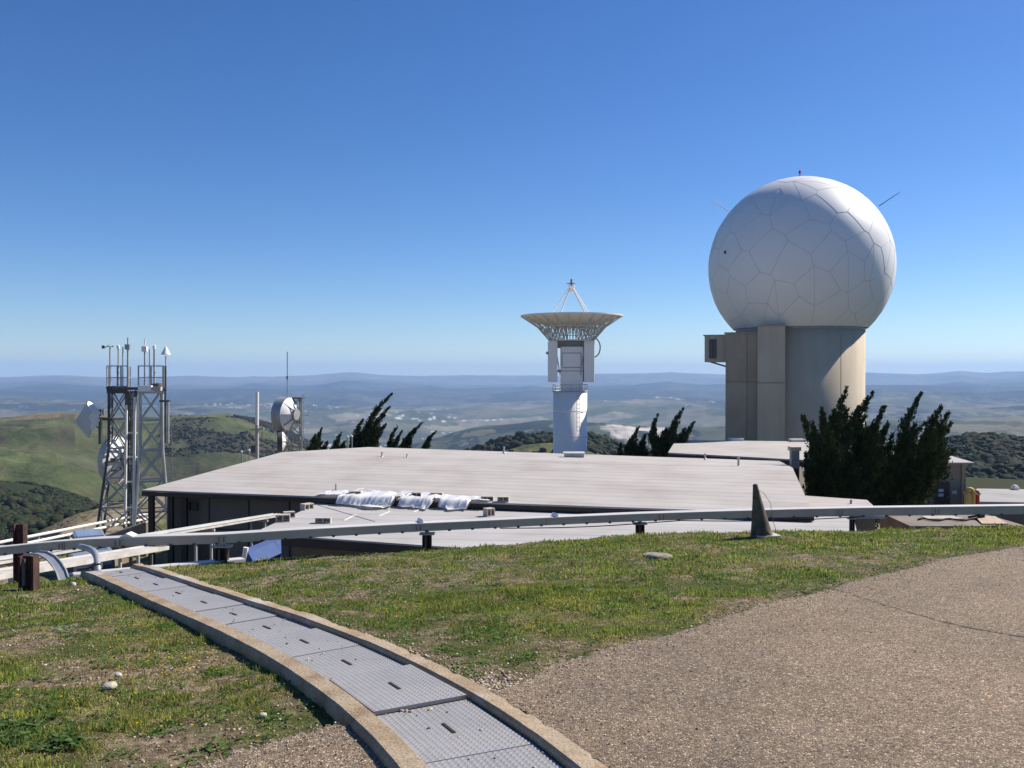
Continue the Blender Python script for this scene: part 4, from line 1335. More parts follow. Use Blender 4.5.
# yellow and red bent pipes
def hoop(px0, px1, pyt, D, mat, name, lab):
    a = P(px0, 505, D); c = P(px1, 505, D); top = P((px0 + px1) / 2, pyt, D).z; s_ = D / F
    zg_ = gz(a.x, D) - .05
    r = abs(c.x - a.x) / 2; m = (a.x + c.x) / 2
    pts = [Vector((a.x, D, zg_)), Vector((a.x, D, top - r))]
    for k in range(1, 9): pts.append(Vector((m - r * math.cos(math.pi * k / 9), D, top - r + r * math.sin(math.pi * k / 9))))
    pts += [Vector((c.x, D, top - r)), Vector((c.x, D, zg_))]
    t = thing(name, Vector((m, D, zg_)), lab, 'pipe')
    b = MB(); b.tube(pts, .11, 10); b.build('pipe', mat, t, smooth=True)
    b = MB(); b.lathe(pts[1] - UP * .1, [(.17, 0), (.17, .1)], 12); b.lathe(pts[-2] - UP * .1, [(.17, 0), (.17, .1)], 12); b.build('flange', 'shaft_dark', t)


hoop(966.5, 973, 489, 50, 'yellow', 'bent_pipe', 'yellow hooped gas pipe beside the tan hut')
hoop(973.5, 977.5, 491, 50.5, 'red', 'bent_pipe', 'thin red hooped pipe right of the yellow one')

# ================================================================== RADAR TOWER + RADOME
TD = 85.0
c0 = P(799.5, 267.5, TD); SR = 88.9 * TD / F / 1.0
s_ = TD / F
sc_az = math.cos(math.atan(289 / F))
CR = 61.5 * s_                      # shaft radius (looks wider off axis)
ztop = P(801, 327.5, TD - CR).z; zgr = gz(c0.x, TD) - .3
fr = Vector((-c0.x, -TD, 0)).normalized()            # towards the camera
rt = Vector((-fr.y, fr.x, 0)) if (-fr.y) > 0 else Vector((fr.y, -fr.x, 0))
tw = thing('radar_tower', Vector((c0.x, c0.y, zgr)), 'round tan concrete tower carrying the white radome', 'tower')
b = MB(); b.lathe(Vector((c0.x, c0.y, 0)), [(CR, zgr), (CR, ztop), (CR - .3, ztop + .001), (.01, ztop + .001)], 96)
o = b.build('shaft', 'shaft', tw, smooth=False)
me = o.data
for p in me.polygons: p.use_smooth = abs(p.normal.z) < .5
b = MB(); zj = P(801, 382, TD - CR).z
for (px_,) in ((838,),):
    dxy = (px_ - 801) * s_ ; a = math.asin(min(.99, dxy / CR / 1.0))
    q = Vector((c0.x, c0.y, 0)) + (fr * math.cos(a) + rt * math.sin(a)) * (CR + .005)
    b.bar(Vector((q.x, q.y, ztop - .6)), Vector((q.x, q.y, zgr + .5)), .05)
b.build('conduit', 'shaft_dark', tw)


def tower_box(u0, u1, vback, vfront, zt, name, mat, zb=None):
    """box in tower coordinates: u to the right, v towards the camera"""
    C2 = Vector((c0.x, c0.y, 0)); pts = []
    for u, v in ((u0, vback), (u1, vback), (u1, vfront), (u0, vfront)):
        q = C2 + rt * u + fr * v; pts.append(Vector((q.x, q.y, zt)))
    b = MB(); b.prism(pts, zt - (zgr if zb is None else zb))
    return b.build(name, mat, tw)


def U(px, v):
    """tower u coordinate seen at pixel px for a face at v"""
    # solve  (c0 + rt*u + fr*v) projects to px
    k = (px - 512) / F
    bx, by = c0.x + fr.x * v, c0.y + fr.y * v
    return (k * by - bx) / (rt.x - k * rt.y)


vf = CR + .2
zt1 = P(742, 332.5, TD - vf).z; zt2 = P(771, 326.3, TD - vf).z
tower_box(U(725.5, vf), U(757.5, vf), 0, vf, zt1, 'annex', 'shaft_dark')
tower_box(U(757.5, vf + 1.2), U(785, vf + 1.2), 0, vf + 1.2, zt2, 'annex', 'shaft')
b = MB(); C2 = Vector((c0.x, c0.y, 0))
def uvz(u, v, z): return C2 + rt * u + fr * v + UP * z
z_j = P(755, 382, TD - vf).z
b.bar(uvz(U(725.5, vf), vf + .01, z_j), uvz(U(757.5, vf), vf + .01, z_j), .05)
z_j2 = P(771, 383, TD - vf - 1.2).z
b.bar(uvz(U(757.5, vf + 1.2), vf + 1.21, z_j2), uvz(U(785, vf + 1.2), vf + 1.21, z_j2), .05)
b.bar(uvz(U(747, vf), vf + .01, zgr + .5), uvz(U(747, vf), vf + .01, zt1), .035)
b.build('wall_joint', 'wall_brown', tw)
b = MB(); 
b.prism([uvz(u, v, zt1 + .12) for u, v in ((U(725.5, vf) - .12, .5), (U(757.5, vf) - .02, .5), (U(757.5, vf) - .02, vf + .15), (U(725.5, vf) - .12, vf + .15))], .118)
b.prism([uvz(u, v, zt2 + .10) for u, v in ((U(757.5, vf + 1.2) - .1, .5), (U(785, vf + 1.2) + .1, .5), (U(785, vf + 1.2) + .1, vf + 1.32), (U(757.5, vf + 1.2) - .1, vf + 1.32))], .098)
b.build('parapet', 'shaft_dark', tw)
# projecting balcony box with a louvre window
vb = vf - .8
u0, u1 = U(704.5, vb), U(726, vb); z0, z1 = P(712, 361.5, TD - vb).z, P(712, 334.5, TD - vb).z
b = MB(); b.prism([uvz(u, v, z1) for u, v in ((u0, vb - 3), (u1, vb - 3), (u1, vb), (u0, vb))], z1 - z0)
bx_ = b.build('balcony', 'shaft', tw)
b = MB(); b.prism([uvz(u, v, z1 + .1) for u, v in ((u0 - .12, vb - 3.1), (u1, vb - 3.1), (u1, vb + .12), (u0 - .12, vb + .12))], .098)
b.build('balcony_roof', 'steel', bx_)
wx0, wx1 = U(709.5, vb), U(716, vb); wz0, wz1 = P(712, 357.5, TD - vb).z, P(712, 338.5, TD - vb).z
b = MB(); b.prism([uvz(u, v, wz1) for u, v in ((wx0, vb - .05), (wx1, vb - .05), (wx1, vb + .03), (wx0, vb + .03))], wz1 - wz0); wn = b.build('window', 'glass_dark', bx_)
b = MB(); wm = (wx0 + wx1) / 2
for u in (wx0, wm, wx1): b.bar(uvz(u, vb + .05, wz0 - .04), uvz(u, vb + .05, wz1 + .04), .06)
for z in (wz0, wz1, (wz0 + wz1) / 2): b.bar(uvz(wx0, vb + .055, z), uvz(wx1, vb + .055, z), .06)
b.build('frame', 'dark_steel', wn)

for v_ in (vb - .4, vb - 2.4):
    b = MB(); b.bar(uvz(u0 + .5, v_, z0), uvz(u1, v_, z0 - .45), .12); b.build('bracket', 'dark_steel', bx_)

# ring collar and radome
b = MB(); b.lathe(Vector((c0.x, c0.y, 0)), [(CR - .4, ztop + .002), (CR + .02, ztop + .002), (CR + .02, ztop + .14), (CR - .4, ztop + .16)], 96); b.build('ring_collar', 'steel', tw)
rd = thing('radome', Vector((c0.x, c0.y, ztop + .15)), 'huge white faceted radome ball on the round tan tower', 'radome')
zc = c0.z; lim = math.acos(max(-1, min(1, (ztop + .15 - zc) / SR)))
prof = [(SR * math.sin(lim * k / 90) + 1e-4, SR * math.cos(lim * k / 90)) for k in range(91)]
b = MB(); b.lathe(Vector((c0.x, c0.y, zc)), list(reversed(prof)), 144); sh = b.build('shell', 'dome_panel', rd, smooth=True)
# irregular panels: dual of a jittered point set on the sphere
rgm = np.random.default_rng(12)
n = 128; i_ = np.arange(n) + .5
ph = np.arccos(1 - 2 * i_ / n); th = math.pi * (1 + 5 ** .5) * i_
Q = np.stack([np.cos(th) * np.sin(ph), np.sin(th) * np.sin(ph), np.cos(ph)], 1) + rgm.normal(0, .045, (n, 3)); Q /= np.linalg.norm(Q, axis=1)[:, None]
bm = bmesh.new()
for q in Q: bm.verts.new(q)
bmesh.ops.convex_hull(bm, input=list(bm.verts)); bm.faces.ensure_lookup_table()
cen = {}
for f_ in bm.faces:
    a_, b_, c_ = [v.co for v in f_.verts]
    nn = (b_ - a_).cross(c_ - a_).normalized(); nn = nn if nn.dot(a_) > 0 else -nn; cen[f_.index] = nn
b = MB(); C3 = Vector((c0.x, c0.y, zc))
for e_ in bm.edges:
    if len(e_.link_faces) != 2: continue
    p, q = cen[e_.link_faces[0].index], cen[e_.link_faces[1].index]
    if (p - q).length < .01: continue
    k = 8; pts = [C3 + (p.lerp(q, t_ / k)).normalized() * (SR - .010) for t_ in range(k + 1)]
    pts = [x for x in pts if x.z > ztop + .2]
    if len(pts) > 1: b.tube(pts, .026, 5, cap=False)
# a few panels are split in two by an extra seam
ed = list(bm.verts)
for v_ in ed[::4]:
    fs_ = list(v_.link_faces)
    if len(fs_) < 5: continue
    p, q = cen[fs_[0].index], max((cen[f2.index] for f2 in fs_), key=lambda c: (c - cen[fs_[0].index]).length)
    k = 10; pts = [C3 + (p.lerp(q, t_ / k)).normalized() * (SR - .010) for t_ in range(k + 1)]
    pts = [x for x in pts if x.z > ztop + .2]
    if len(pts) > 1: b.tube(pts, .022, 5, cap=False)
bm.free()
b.build('panel_seam', 'dome_seam', rd)
tz = C3 + UP * SR
b = MB(); b.tube([tz - UP * .05, tz + UP * .45], .04, 6); b.build('lamp_post', 'dark_steel', rd)
b = MB(); b.lathe(tz + UP * .45, [(.10, 0), (.13, .12), (.10, .26), (.01, .32)], 12); b.build('beacon', 'red', rd)
for (pa, pb), m_ in ((((728.5, 211), (710, 199)), 'white_paint'), (((879, 206), (900, 192)), 'dark_steel')):
    b = MB(); b.tube([P(*pa, TD), P(*pb, TD)], [.05, .025], 6); b.build('lightning_rod', m_, rd)
q = P(719, 251, TD - SR * .4); d_ = (q - C3).normalized(); q = C3 + d_ * (SR + .05)
b = MB(); b.box(q, (.16, .16, .26)); b.build('service_lamp', 'dark_steel', rd)

# ================================================================== DISH ANTENNA
DD = 70.0; s_ = DD / F
dc = P(571.5, 316, DD); RR = 50.3 * s_
zg_ = gz(dc.x, DD)
da = thing('dish_antenna', Vector((dc.x, DD, zg_)), 'large white dish antenna pointing straight up on a white round pedestal', 'dish antenna')
pr = 16.9 * s_; zp = P(571, 391.5, DD).z
b = MB(); b.lathe(Vector((dc.x - .1, DD, 0)), [(pr, zg_ - .2), (pr, zp), (.01, zp + .001)], 64); pe = b.build('pedestal', 'white_paint', da)
for p in pe.data.polygons: p.use_smooth = abs(p.normal.z) < .5
b = MB()
for py_ in (411, 436):
    z_ = P(571, py_, DD).z; b = MB(); b.lathe(Vector((dc.x - .1, DD, z_)), [(pr, -.03), (pr + .03, -.03), (pr + .03, .03), (pr, .03)], 64); b.build('band', 'white_paint', pe)
pass
b = MB(); z_a, z_b = P(571, 395, DD).z, P(571, 430, DD).z
aa = math.radians(-68)
for da_ in (-.09, .09):
    q = Vector((dc.x - .1 + (pr + .12) * math.cos(aa + da_), DD + (pr + .12) * math.sin(aa + da_), 0)); b.tube([q + UP * z_a, q + UP * z_b], .02, 6)
for k in range(9):
    z_ = z_b + (z_a - z_b) * k / 8
    b.bar(Vector((dc.x - .1 + (pr + .12) * math.cos(aa - .09), DD + (pr + .12) * math.sin(aa - .09), z_)), Vector((dc.x - .1 + (pr + .12) * math.cos(aa + .09), DD + (pr + .12) * math.sin(aa + .09), z_)), .03)
b.build('ladder', 'pale_steel', pe)
# railing
b = MB(); zr = P(571, 384.5, DD).z; rr_ = pr + .03
for zz, r_ in ((zp + .03, .05), (zr, .025), ((zr + zp) / 2, .02)):
    pts = [Vector((dc.x - .1 + rr_ * math.cos(a), DD + rr_ * math.sin(a), zz)) for a in np.linspace(0, 2 * math.pi, 33)]
    b.tube(pts, r_, 6, cap=False)
for a in np.linspace(0, 2 * math.pi, 13)[:-1]:
    q = Vector((dc.x - .1 + rr_ * math.cos(a), DD + rr_ * math.sin(a), zp)); b.tube([q, q + UP * (zr - zp)], .022, 6)
b.build('railing', 'pale_steel', da)
# yoke column, arm boxes
b = MB(); b.bar(P(571.5, 392, DD), P(571.5, 347, DD), 21.5 * s_, 1.3); yk = b.build('yoke_column', 'white_paint', da)
b = MB()
fy = DD - .65
for (x0_, y0_, x1_, y1_) in ((562, 353, 581, 353), (562, 367.5, 581, 367.5), (562, 353, 562, 366), (581, 353, 581, 366), (560.5, 371, 582.5, 371)):
    b.bar(P(x0_, y0_, fy - .02), P(x1_, y1_, fy - .02), .06)
b.build('access_panel', 'steel', yk)
for x0_, x1_ in ((548.2, 557), (583.2, 593.6)):
    b = MB(); b.bar(P((x0_ + x1_) / 2, 382, DD), P((x0_ + x1_) / 2, 341, DD), (x1_ - x0_) * s_, 1.7); b.build('counterweight_arm', 'white_paint', da, bevel=.03)
b = MB()
b.bar(P(556, 345, DD), P(585, 345, DD), .28, .5); b.bar(P(557, 371, DD), P(562, 371, DD), .2); b.bar(P(580, 371, DD), P(585, 371, DD), .2)
b.bar(P(556.5, 352, fy), P(560, 375, fy), .08); b.bar(P(584, 348, fy), P(580.5, 375, fy), .08)
b.build('cross_beam', 'steel', da)
b = MB(); pts = []
for t_ in np.linspace(0, 1, 14):
    a = math.pi * (.5 - t_); pts.append(P(594 + 6.2 * math.cos(a) * 1.0, 347.5 - 9.5 * math.sin(a), DD))
b.tube(pts, .055, 6); b.build('cable_loop', 'dark_steel', da, smooth=True)
b = MB(); b.tube([P(548, 352, DD), P(546.6, 354, DD)], .1, 8); b.build('hinge_pin', 'steel', da)
# reflector
zrim = dc.z; dep = 11.5 * s_
b = MB(); K = 16
prof = [(RR * k / K + 1e-3, zrim - dep * (1 - (k / K) ** 2)) for k in range(K + 1)]
prof2 = [(r, z - .05) for r, z in reversed(prof)]
b.lathe(Vector((dc.x, DD, 0)), prof + prof2, 72); o = b.build('reflector', 'white_paint', da, smooth=True)
b = MB(); b.lathe(Vector((dc.x, DD, zrim)), [(RR - .02, -.06), (RR + .05, -.06), (RR + .05, .03), (RR - .02, .03)], 72); b.build('rim', 'white_paint', o)
# back structure
b = MB(); nb = 24; zhub = P(571, 341, DD).z; rh = 22 * s_
def rp(r): return zrim - dep * (1 - (r / RR) ** 2) - .06
C2 = Vector((dc.x, DD, 0))
for k in range(nb):
    a = 2 * math.pi * (k + .5) / nb; d = Vector((math.cos(a), math.sin(a), 0))
    lo_ = [C2 + d * (RR - .05) + UP * (zrim - .08), C2 + d * (RR * .68) + UP * lerp(zrim, zhub, .45), C2 + d * rh + UP * zhub]
    b.bar(lo_[0], lo_[1], .06); b.bar(lo_[1], lo_[2], .06)
    up_ = [C2 + d * (RR * q) + UP * rp(RR * q) for q in (.84, .66, .48, .30)]
    b.bar(lo_[0].lerp(lo_[1], .5), up_[0], .04); b.bar(lo_[1], up_[0], .04); b.bar(lo_[1], up_[1], .04); b.bar(lo_[1].lerp(lo_[2], .5), up_[1], .04)
    b.bar(lo_[1].lerp(lo_[2], .5), up_[2], .04); b.bar(lo_[2], up_[2], .04); b.bar(lo_[2], up_[3], .05)
    b.bar(up_[0], up_[3], .05)
    a2 = 2 * math.pi * (k + 1.5) / nb; d2 = Vector((math.cos(a2), math.sin(a2), 0))
    b.bar(lo_[1], C2 + d2 * (RR * .68) + UP * lo_[1].z, .05); b.bar(lo_[2], C2 + d2 * rh + UP * zhub, .07)
    m_ = lo_[1].lerp(lo_[2], .5); m2_ = C2 + d2 * math.hypot(m_.x - C2.x, m_.y - C2.y) + UP * m_.z; b.bar(m_, m2_, .045)
    if k % 2: b.bar(lo_[1], m2_, .035)
    else: b.bar(m_, C2 + d2 * (RR * .68) + UP * lo_[1].z, .035)
b.build('back_truss', 'pale_truss', da)
b = MB(); b.lathe(C2, [(.01, zhub - .03), (rh * .7, zhub - .03), (rh * .7, zhub + .08), (.01, zhub + .08)], 24); b.build('hub', 'steel', da)
# feed legs
ap = P(571.3, 287, DD)
b = MB()
for a in (200, 243, 315, 338):
    d = Vector((math.cos(math.radians(a)), math.sin(math.radians(a)), 0)); pass
for px_, dv in ((545, 1.0), (556, -1.6), (589, -1.4), (597, 1.1)):
    q = P(px_, 316, DD); q = Vector((q.x, DD + dv, rp(math.hypot(q.x - dc.x, dv)) + .1)); b.tube([q, ap + Vector(((q.x - dc.x) * .06, dv * .06, 0))], .052, 8)
b.build('feed_leg', 'white_paint', da)
b = MB(); b.lathe(ap - UP * .1, [(.01, -.35), (.16, -.35), (.2, -.05), (.28, .12), (.28, .2), (.1, .26)], 24); b.build('feed_horn', 'white_paint', da)
b = MB(); b.lathe(ap + UP * .3, [(.01, .03), (.38, .0), (.38, -.04), (.01, -.07)], 24); b.bar(ap + UP * .05, ap + UP * .62, .14); b.build('subreflector', 'steel', da)
b = MB(); q = P(588, 316, DD - .8); b.tube([ap + UP * .1, Vector((q.x, q.y, zrim - .3))], .035, 6); b.build('feed_cable', 'dark_steel', da)

# ================================================================== CYPRESSES
def cypress(D, spikes, seed, label, dens=1.0, depth=2.0, group=None, width=None, leaf=.34):
    """spikes: (tip px, tip py, foot px, foot py, half width px)"""
    rng = np.random.default_rng(seed); s_ = D / F
    fx = np.mean([s[2] for s in spikes]); base = P(fx, 480, D); zg_ = gz(base.x, D)
    t = thing('cypress_tree', Vector((base.x, D, zg_)), label, 'tree', group or 'wind swept cypresses')
    tr = MB(); r0 = .22 if len(spikes) > 3 else .12
    tr.tube([Vector((base.x, D, zg_ - .3)), Vector((base.x + .1, D, zg_ + 1.4)), Vector((base.x + .3, D, zg_ + 2.6))], [r0 * 1.2, r0, r0 * .7], 10)
    Vs, Cs = [], []
    for (tx, ty, bx, by, hw) in spikes:
        dD = rng.uniform(-depth, depth) * .6
        tip = P(tx, ty, D + dD); ft = P(bx, by, D + dD * .5)
        L = (tip - ft).length; ax = (tip - ft) / L
        side = ax.cross(Vector((0, 1, 0))).normalized(); oth = ax.cross(side)
        bend = rng.uniform(.03, .09) * L
        def spine(q): return np.array(ft)[None] + np.outer(q, np.array(tip - ft)) + np.outer(np.sin(q * math.pi) * -bend, np.array(side) * (1 if side.x > 0 else -1))
        W = hw * s_ * (1.28 if hw > 7.5 else 1.1)
        tr.tube([Vector((base.x + .2, D, zg_ + 2.0)), ft.lerp(tip, .0)] + [Vector(spine(np.array([q]))[0]) for q in (.25, .5, .75, .93)], [r0 * .6, r0 * .45, r0 * .35, r0 * .25, r0 * .15, .02], 6)
        # tufts: small plumes branching upward along the spine
        nt_ = max(24, int(L / .062 * (1.0 + W / .36) * dens))
        for _ in range(nt_):
            q = rng.uniform(0, 1) ** 1.1
            rad = W * (1 - q) ** .95 * (.75 + .5 * float(vnoise(np.array([q * 9 + seed]), np.array([tx * .37]), 3)[0])) + .05
            a = rng.uniform(0, 6.283); dirr = np.array(side) * math.cos(a) + np.array(oth) * math.sin(a)
            o0 = spine(np.array([q]))[0]
            st = o0 + dirr * rad * rng.uniform(.0, .62)
            tl = rng.uniform(.35, .85) * (.35 + .65 * (1 - q)) * min(1.3, .5 + W)
            dv = np.array(ax) * rng.uniform(.7, 1.1) + dirr * rng.uniform(.15, .5) + np.array([.12, 0, .25]); dv /= np.linalg.norm(dv)
            tl *= 1 - .35 * q; nl = int(30 * (.5 + tl))
            u = rng.uniform(0, 1, nl); tw_ = .16 * (1 - u * .85) * (.5 + tl) * (1 - .72 * q)
            off_ = rng.normal(0, 1, (nl, 3)) * tw_[:, None]
            p0 = st + np.outer(u, dv * tl) + off_
            ll = leaf * .55 * rng.uniform(.5, 1.15, nl) * (1 - .5 * q)
            ld_ = dv + rng.normal(0, .38, (nl, 3)); ld_ /= np.linalg.norm(ld_, axis=1)[:, None]
            wv = np.cross(ld_, rng.normal(0, 1, (nl, 3))); wv /= np.linalg.norm(wv, axis=1)[:, None]
            ww = ll * .26
            V = np.stack([p0, p0 + ld_ * (ll * .45)[:, None] + wv * ww[:, None], p0 + ld_ * ll[:, None], p0 + ld_ * (ll * .45)[:, None] - wv * ww[:, None]], 1)
            Vs.append(V)
            c_ = np.array([.030, .048, .018]) * rng.uniform(.6, 1.5) + np.array([.010, .008, 0]) * rng.uniform(0, 1)
            Cs.append(np.repeat((c_[None] * rng.uniform(.7, 1.35, (nl, 1)))[:, None], 4, 1))
    V = np.concatenate(Vs).reshape(-1, 3); C = np.concatenate(Cs).reshape(-1, 3)
    V = V - np.array([base.x, D, zg_])
    o = np_mesh('crown', V, np.arange(len(V)).reshape(-1, 4), 4, 'leaf', C); o.parent = t
    tr.build('trunk', 'bark', t)
    return t, len(V) // 4


T = []
T.append(cypress(46, [(803, 417, 836, 478, 15), (813, 425, 836, 500, 17), (822, 409, 838, 470, 11), (834, 412, 836, 470, 12), (847, 388, 832, 440, 7), (847, 410, 838, 480, 13), (858, 408, 846, 450, 8), (866, 430, 850, 500, 18),
              (873, 393, 855, 450, 8), (884.5, 407, 866, 465, 9), (878, 425, 868, 480, 13), (888, 424, 872, 500, 14), (820, 470, 830, 520, 20), (855, 465, 855, 520, 22), (806, 455, 822, 510, 13),
              (880, 460, 872, 515, 20), (868, 480, 862, 530, 22), (835, 455, 838, 520, 22), (812, 490, 830, 530, 16)], 101, 'big dark spiky cypress directly in front of the radar tower, leaning right'))
T.append(cypress(47, [(921, 394, 902, 450, 7), (915, 425, 900, 480, 12), (924.5, 424, 905, 455, 6), (908, 430, 896, 490, 14), (941, 408, 925, 458, 9), (948, 414, 930, 465, 10), (950.5, 425, 930, 480, 12), (953, 452, 925, 480, 13),
              (930, 430, 915, 490, 15), (935, 460, 915, 500, 16), (900, 450, 895, 510, 18), (912, 470, 905, 520, 20), (925, 478, 905, 515, 15), (892, 435, 888, 500, 12), (890, 470, 888, 525, 18)], 102, 'dark spiky cypress just left of the tan hut'))
T.append(cypress(70, [(683, 409, 668, 444, 6), (694, 423, 678, 452, 6), (657.5, 415, 652, 446, 5), (676, 425, 664, 460, 10), (666, 430, 655, 465, 12), (684, 430, 676, 465, 9), (690, 431, 674, 460, 6)], 103, 'dark spiky cypress left of the pale roof below the radar tower', 1.2))
T.append(cypress(70, [(639, 427, 632, 455, 4.5), (621, 444, 619, 465, 4), (645, 436, 640, 465, 8), (630, 440, 628, 468, 7)], 104, 'small dark cypress right of the dish pedestal', 1.2))
T.append(cypress(68, [(392.5, 394, 364, 440, 4.5), (390, 407, 368, 446, 5.5), (362.5, 420, 352, 452, 6), (386, 425, 368, 455, 7), (372, 424, 356, 460, 9), (361, 436, 352, 465, 9), (378, 436, 366, 462, 9)], 105, 'tall cypress bent hard to the right behind the long roof', 1.2))
T.append(cypress(69, [(321.5, 429, 314, 456, 5.5), (315, 436, 310, 462, 6), (327.5, 441, 321, 462, 5)], 106, 'bushy cypress at the far left behind the long roof beside the drum tower', 1.2))
T.append(cypress(69.5, [(341, 433, 334, 458, 4.5), (345, 442, 338, 460, 5), (334, 446, 330, 462, 5)], 107, 'little pointed cypress between the bushy one and the tall bent one', 1.2))
T.append(cypress(68.5, [(397, 427, 388, 456, 3.6), (402, 432, 392, 458, 3.4), (411, 432, 398, 458, 3.4), (422.5, 423, 404, 454, 3.0), (408, 440, 398, 462, 5)], 108, 'low cypress with four slanting sprigs right of the tall bent one', 1.2))
T.append(cypress(69, [(435.5, 432, 424, 452, 2.6), (430, 440, 422, 456, 3)], 109, 'rightmost slanting cypress tip behind the long roof', 1.2))
print('LEAVES', [n for _, n in T])

# ================================================================== LATTICE TOWERS
def lattice(par, cx, cy, z0, z1, h0, h1, nbay, leg=.09, br=.055, rz=0.0, b2=None, htab=None, matl='steel'):
    ca, sa = math.cos(rz), math.sin(rz)
    def cnr(z, k):
        t = (z - z0) / (z1 - z0); h = h0 + (h1 - h0) * min(1, t / .62) if htab is None else htab(t)
        dx, dy = ((-1, -1), (1, -1), (1, 1), (-1, 1))[k]
        return Vector((cx + (dx * ca - dy * sa) * h, cy + (dx * sa + dy * ca) * h, z))
    zs = [z0 + (z1 - z0) * i / nbay for i in range(nbay + 1)]
    for k in range(4):
        b = MB(); b.tube([cnr(z, k) for z in zs], leg / 2, 6); b.build('leg', matl, par)
        for i in range(nbay):
            k2 = (k + 1) % 4
            b2.bar(cnr(zs[i], k), cnr(zs[i + 1], k2), br); b2.bar(cnr(zs[i], k2), cnr(zs[i + 1], k), br)
            b2.bar(cnr(zs[i + 1], k), cnr(zs[i + 1], k2), br * 1.2)
    return cnr


def tower(px0, px1, D, pyt, pyb, matl, label, grow, nbay, rail_py, rz):
    s_ = D / F; c = P((px0 + px1) / 2, pyt, D); zt = c.z
    zg_ = gz(c.x, D)
    h1 = (px1 - px0) / 2 * s_ * .84
    t = thing('lattice_tower', Vector((c.x, D, zg_)), label, 'tower', 'lattice radio towers')
    b = MB(); b2 = MB()
    lattice(t, c.x, D, zg_ - .1, zt, h1 * grow, h1, nbay, .15, .08, rz, b2, matl=matl)
    b2.build('bracing', 'steel' if matl == 'dark_steel' else matl, t)
    ca, sa = math.cos(rz), math.sin(rz)
    def q(x, y, z): return Vector((c.x + x * ca - y * sa, D + x * sa + y * ca, z))
    b = MB(); b.box((c.x, D, zt + .13), (2 * h1 + .25, 2 * h1 + .25, .1), rz=rz)
    for k in range(4):
        a = math.pi / 2 * k + rz; d = Vector((math.cos(a), math.sin(a), 0)); b.box(Vector((c.x, D, zt + .02)) + d * (h1 + .06), (.06, 2 * h1 + .2, .42), rz=a)
    b.build('platform', matl, t)
    b = MB(); zr = P(0, rail_py, D).z; w_ = h1 + .08
    for zz in (zr, zt + (zr - zt) * .52):
        for k in range(4):
            x0, y0 = ((-1, -1), (1, -1), (1, 1), (-1, 1))[k]; x1, y1 = ((-1, -1), (1, -1), (1, 1), (-1, 1))[(k + 1) % 4]
            b.bar(q(x0 * w_, y0 * w_, zz), q(x1 * w_, y1 * w_, zz), .05)
    for x0, y0 in ((-1, -1), (1, -1), (1, 1), (-1, 1), (0, -1), (0, 1), (-1, 0), (1, 0)):
        b.bar(q(x0 * w_, y0 * w_, zt + .1), q(x0 * w_, y0 * w_, zr), .045)
    b.build('railing', 'steel', t)
    return t, c, h1


def aerial(D, px, py0, py1, rpx, mat, name, label, parts=(), lean=0):
    a = P(px, py0, D); c = P(px + lean, py1, D)
    t = thing(name, a, label, 'antenna', 'aerials on the lattice towers')
    b = MB(); b.tube([a, c], rpx * D / F, 8); b.build('mast', mat, t)
    for (kind, m) in parts:
        b = MB(); s_ = D / F
        if kind == 'knob': b.lathe(c, [(.02, -.1), (.09, -.06), (.09, .14), (.02, .18)], 10)
        if kind == 'box': b.box(c, (.28, .22, .3)); b.tube([c, c + UP * .55], .035, 6)
        if kind == 'cone': b.lathe(c - UP * .2, [(.01, 0), (.24, .0), (.12, .26), (.02, .5)], 20)
        if kind == 'vane':
            b.bar(c + Vector((-.45, 0, -.02)), c + Vector((.18, 0, .05)), .035)
            b.box(c + Vector((-.40, 0, .0)), (.16, .02, .18)); b.bar(c + Vector((-.28, -.1, -.06)), c + Vector((-.1, .1, .14)), .03); b.lathe(c + Vector((.16, 0, .04)), [(.01, -.05), (.07, 0), (.01, .05)], 8)
        b.build({'knob': 'tip', 'box': 'preamplifier', 'cone': 'cone_head', 'vane': 'wind_vane'}[kind], m, t)
    return t


tA, cA, hA = tower(109.5, 128.5, 52, 390, 535, 'dark_steel', 'dark weathered lattice tower nearest the left edge, with drum dish on its left leg', 2.3, 5, 366, math.radians(14))
tB, cB, hB = tower(139, 163, 50, 390, 535, 'pale_steel', 'pale grey lattice tower right beside the corner of the long roof', 1.7, 5, 366, math.radians(24))
b2 = MB(); s_ = 51.3 / F; c = P(132.2, 391, 51.3); zg_ = gz(c.x, 51.3)
for dx_ in (-.24, .24): b2.bar(Vector((c.x + dx_, 51.3, zg_)), Vector((c.x + dx_, 51.3, c.z)), .11)
for k in range(26): z_ = lerp(zg_, c.z, (k + .5) / 26); b2.bar(Vector((c.x - .24, 51.3, z_)), Vector((c.x + .24, 51.3, z_ + (.18 if k % 2 else -.05))), .06)
for k in range(4): b2.bar(Vector((c.x - .12 + .08 * k, 51.35, zg_)), Vector((c.x - .12 + .08 * k, 51.35, c.z)), .05)
b2.build('cable_ladder', 'dark_steel', tA)
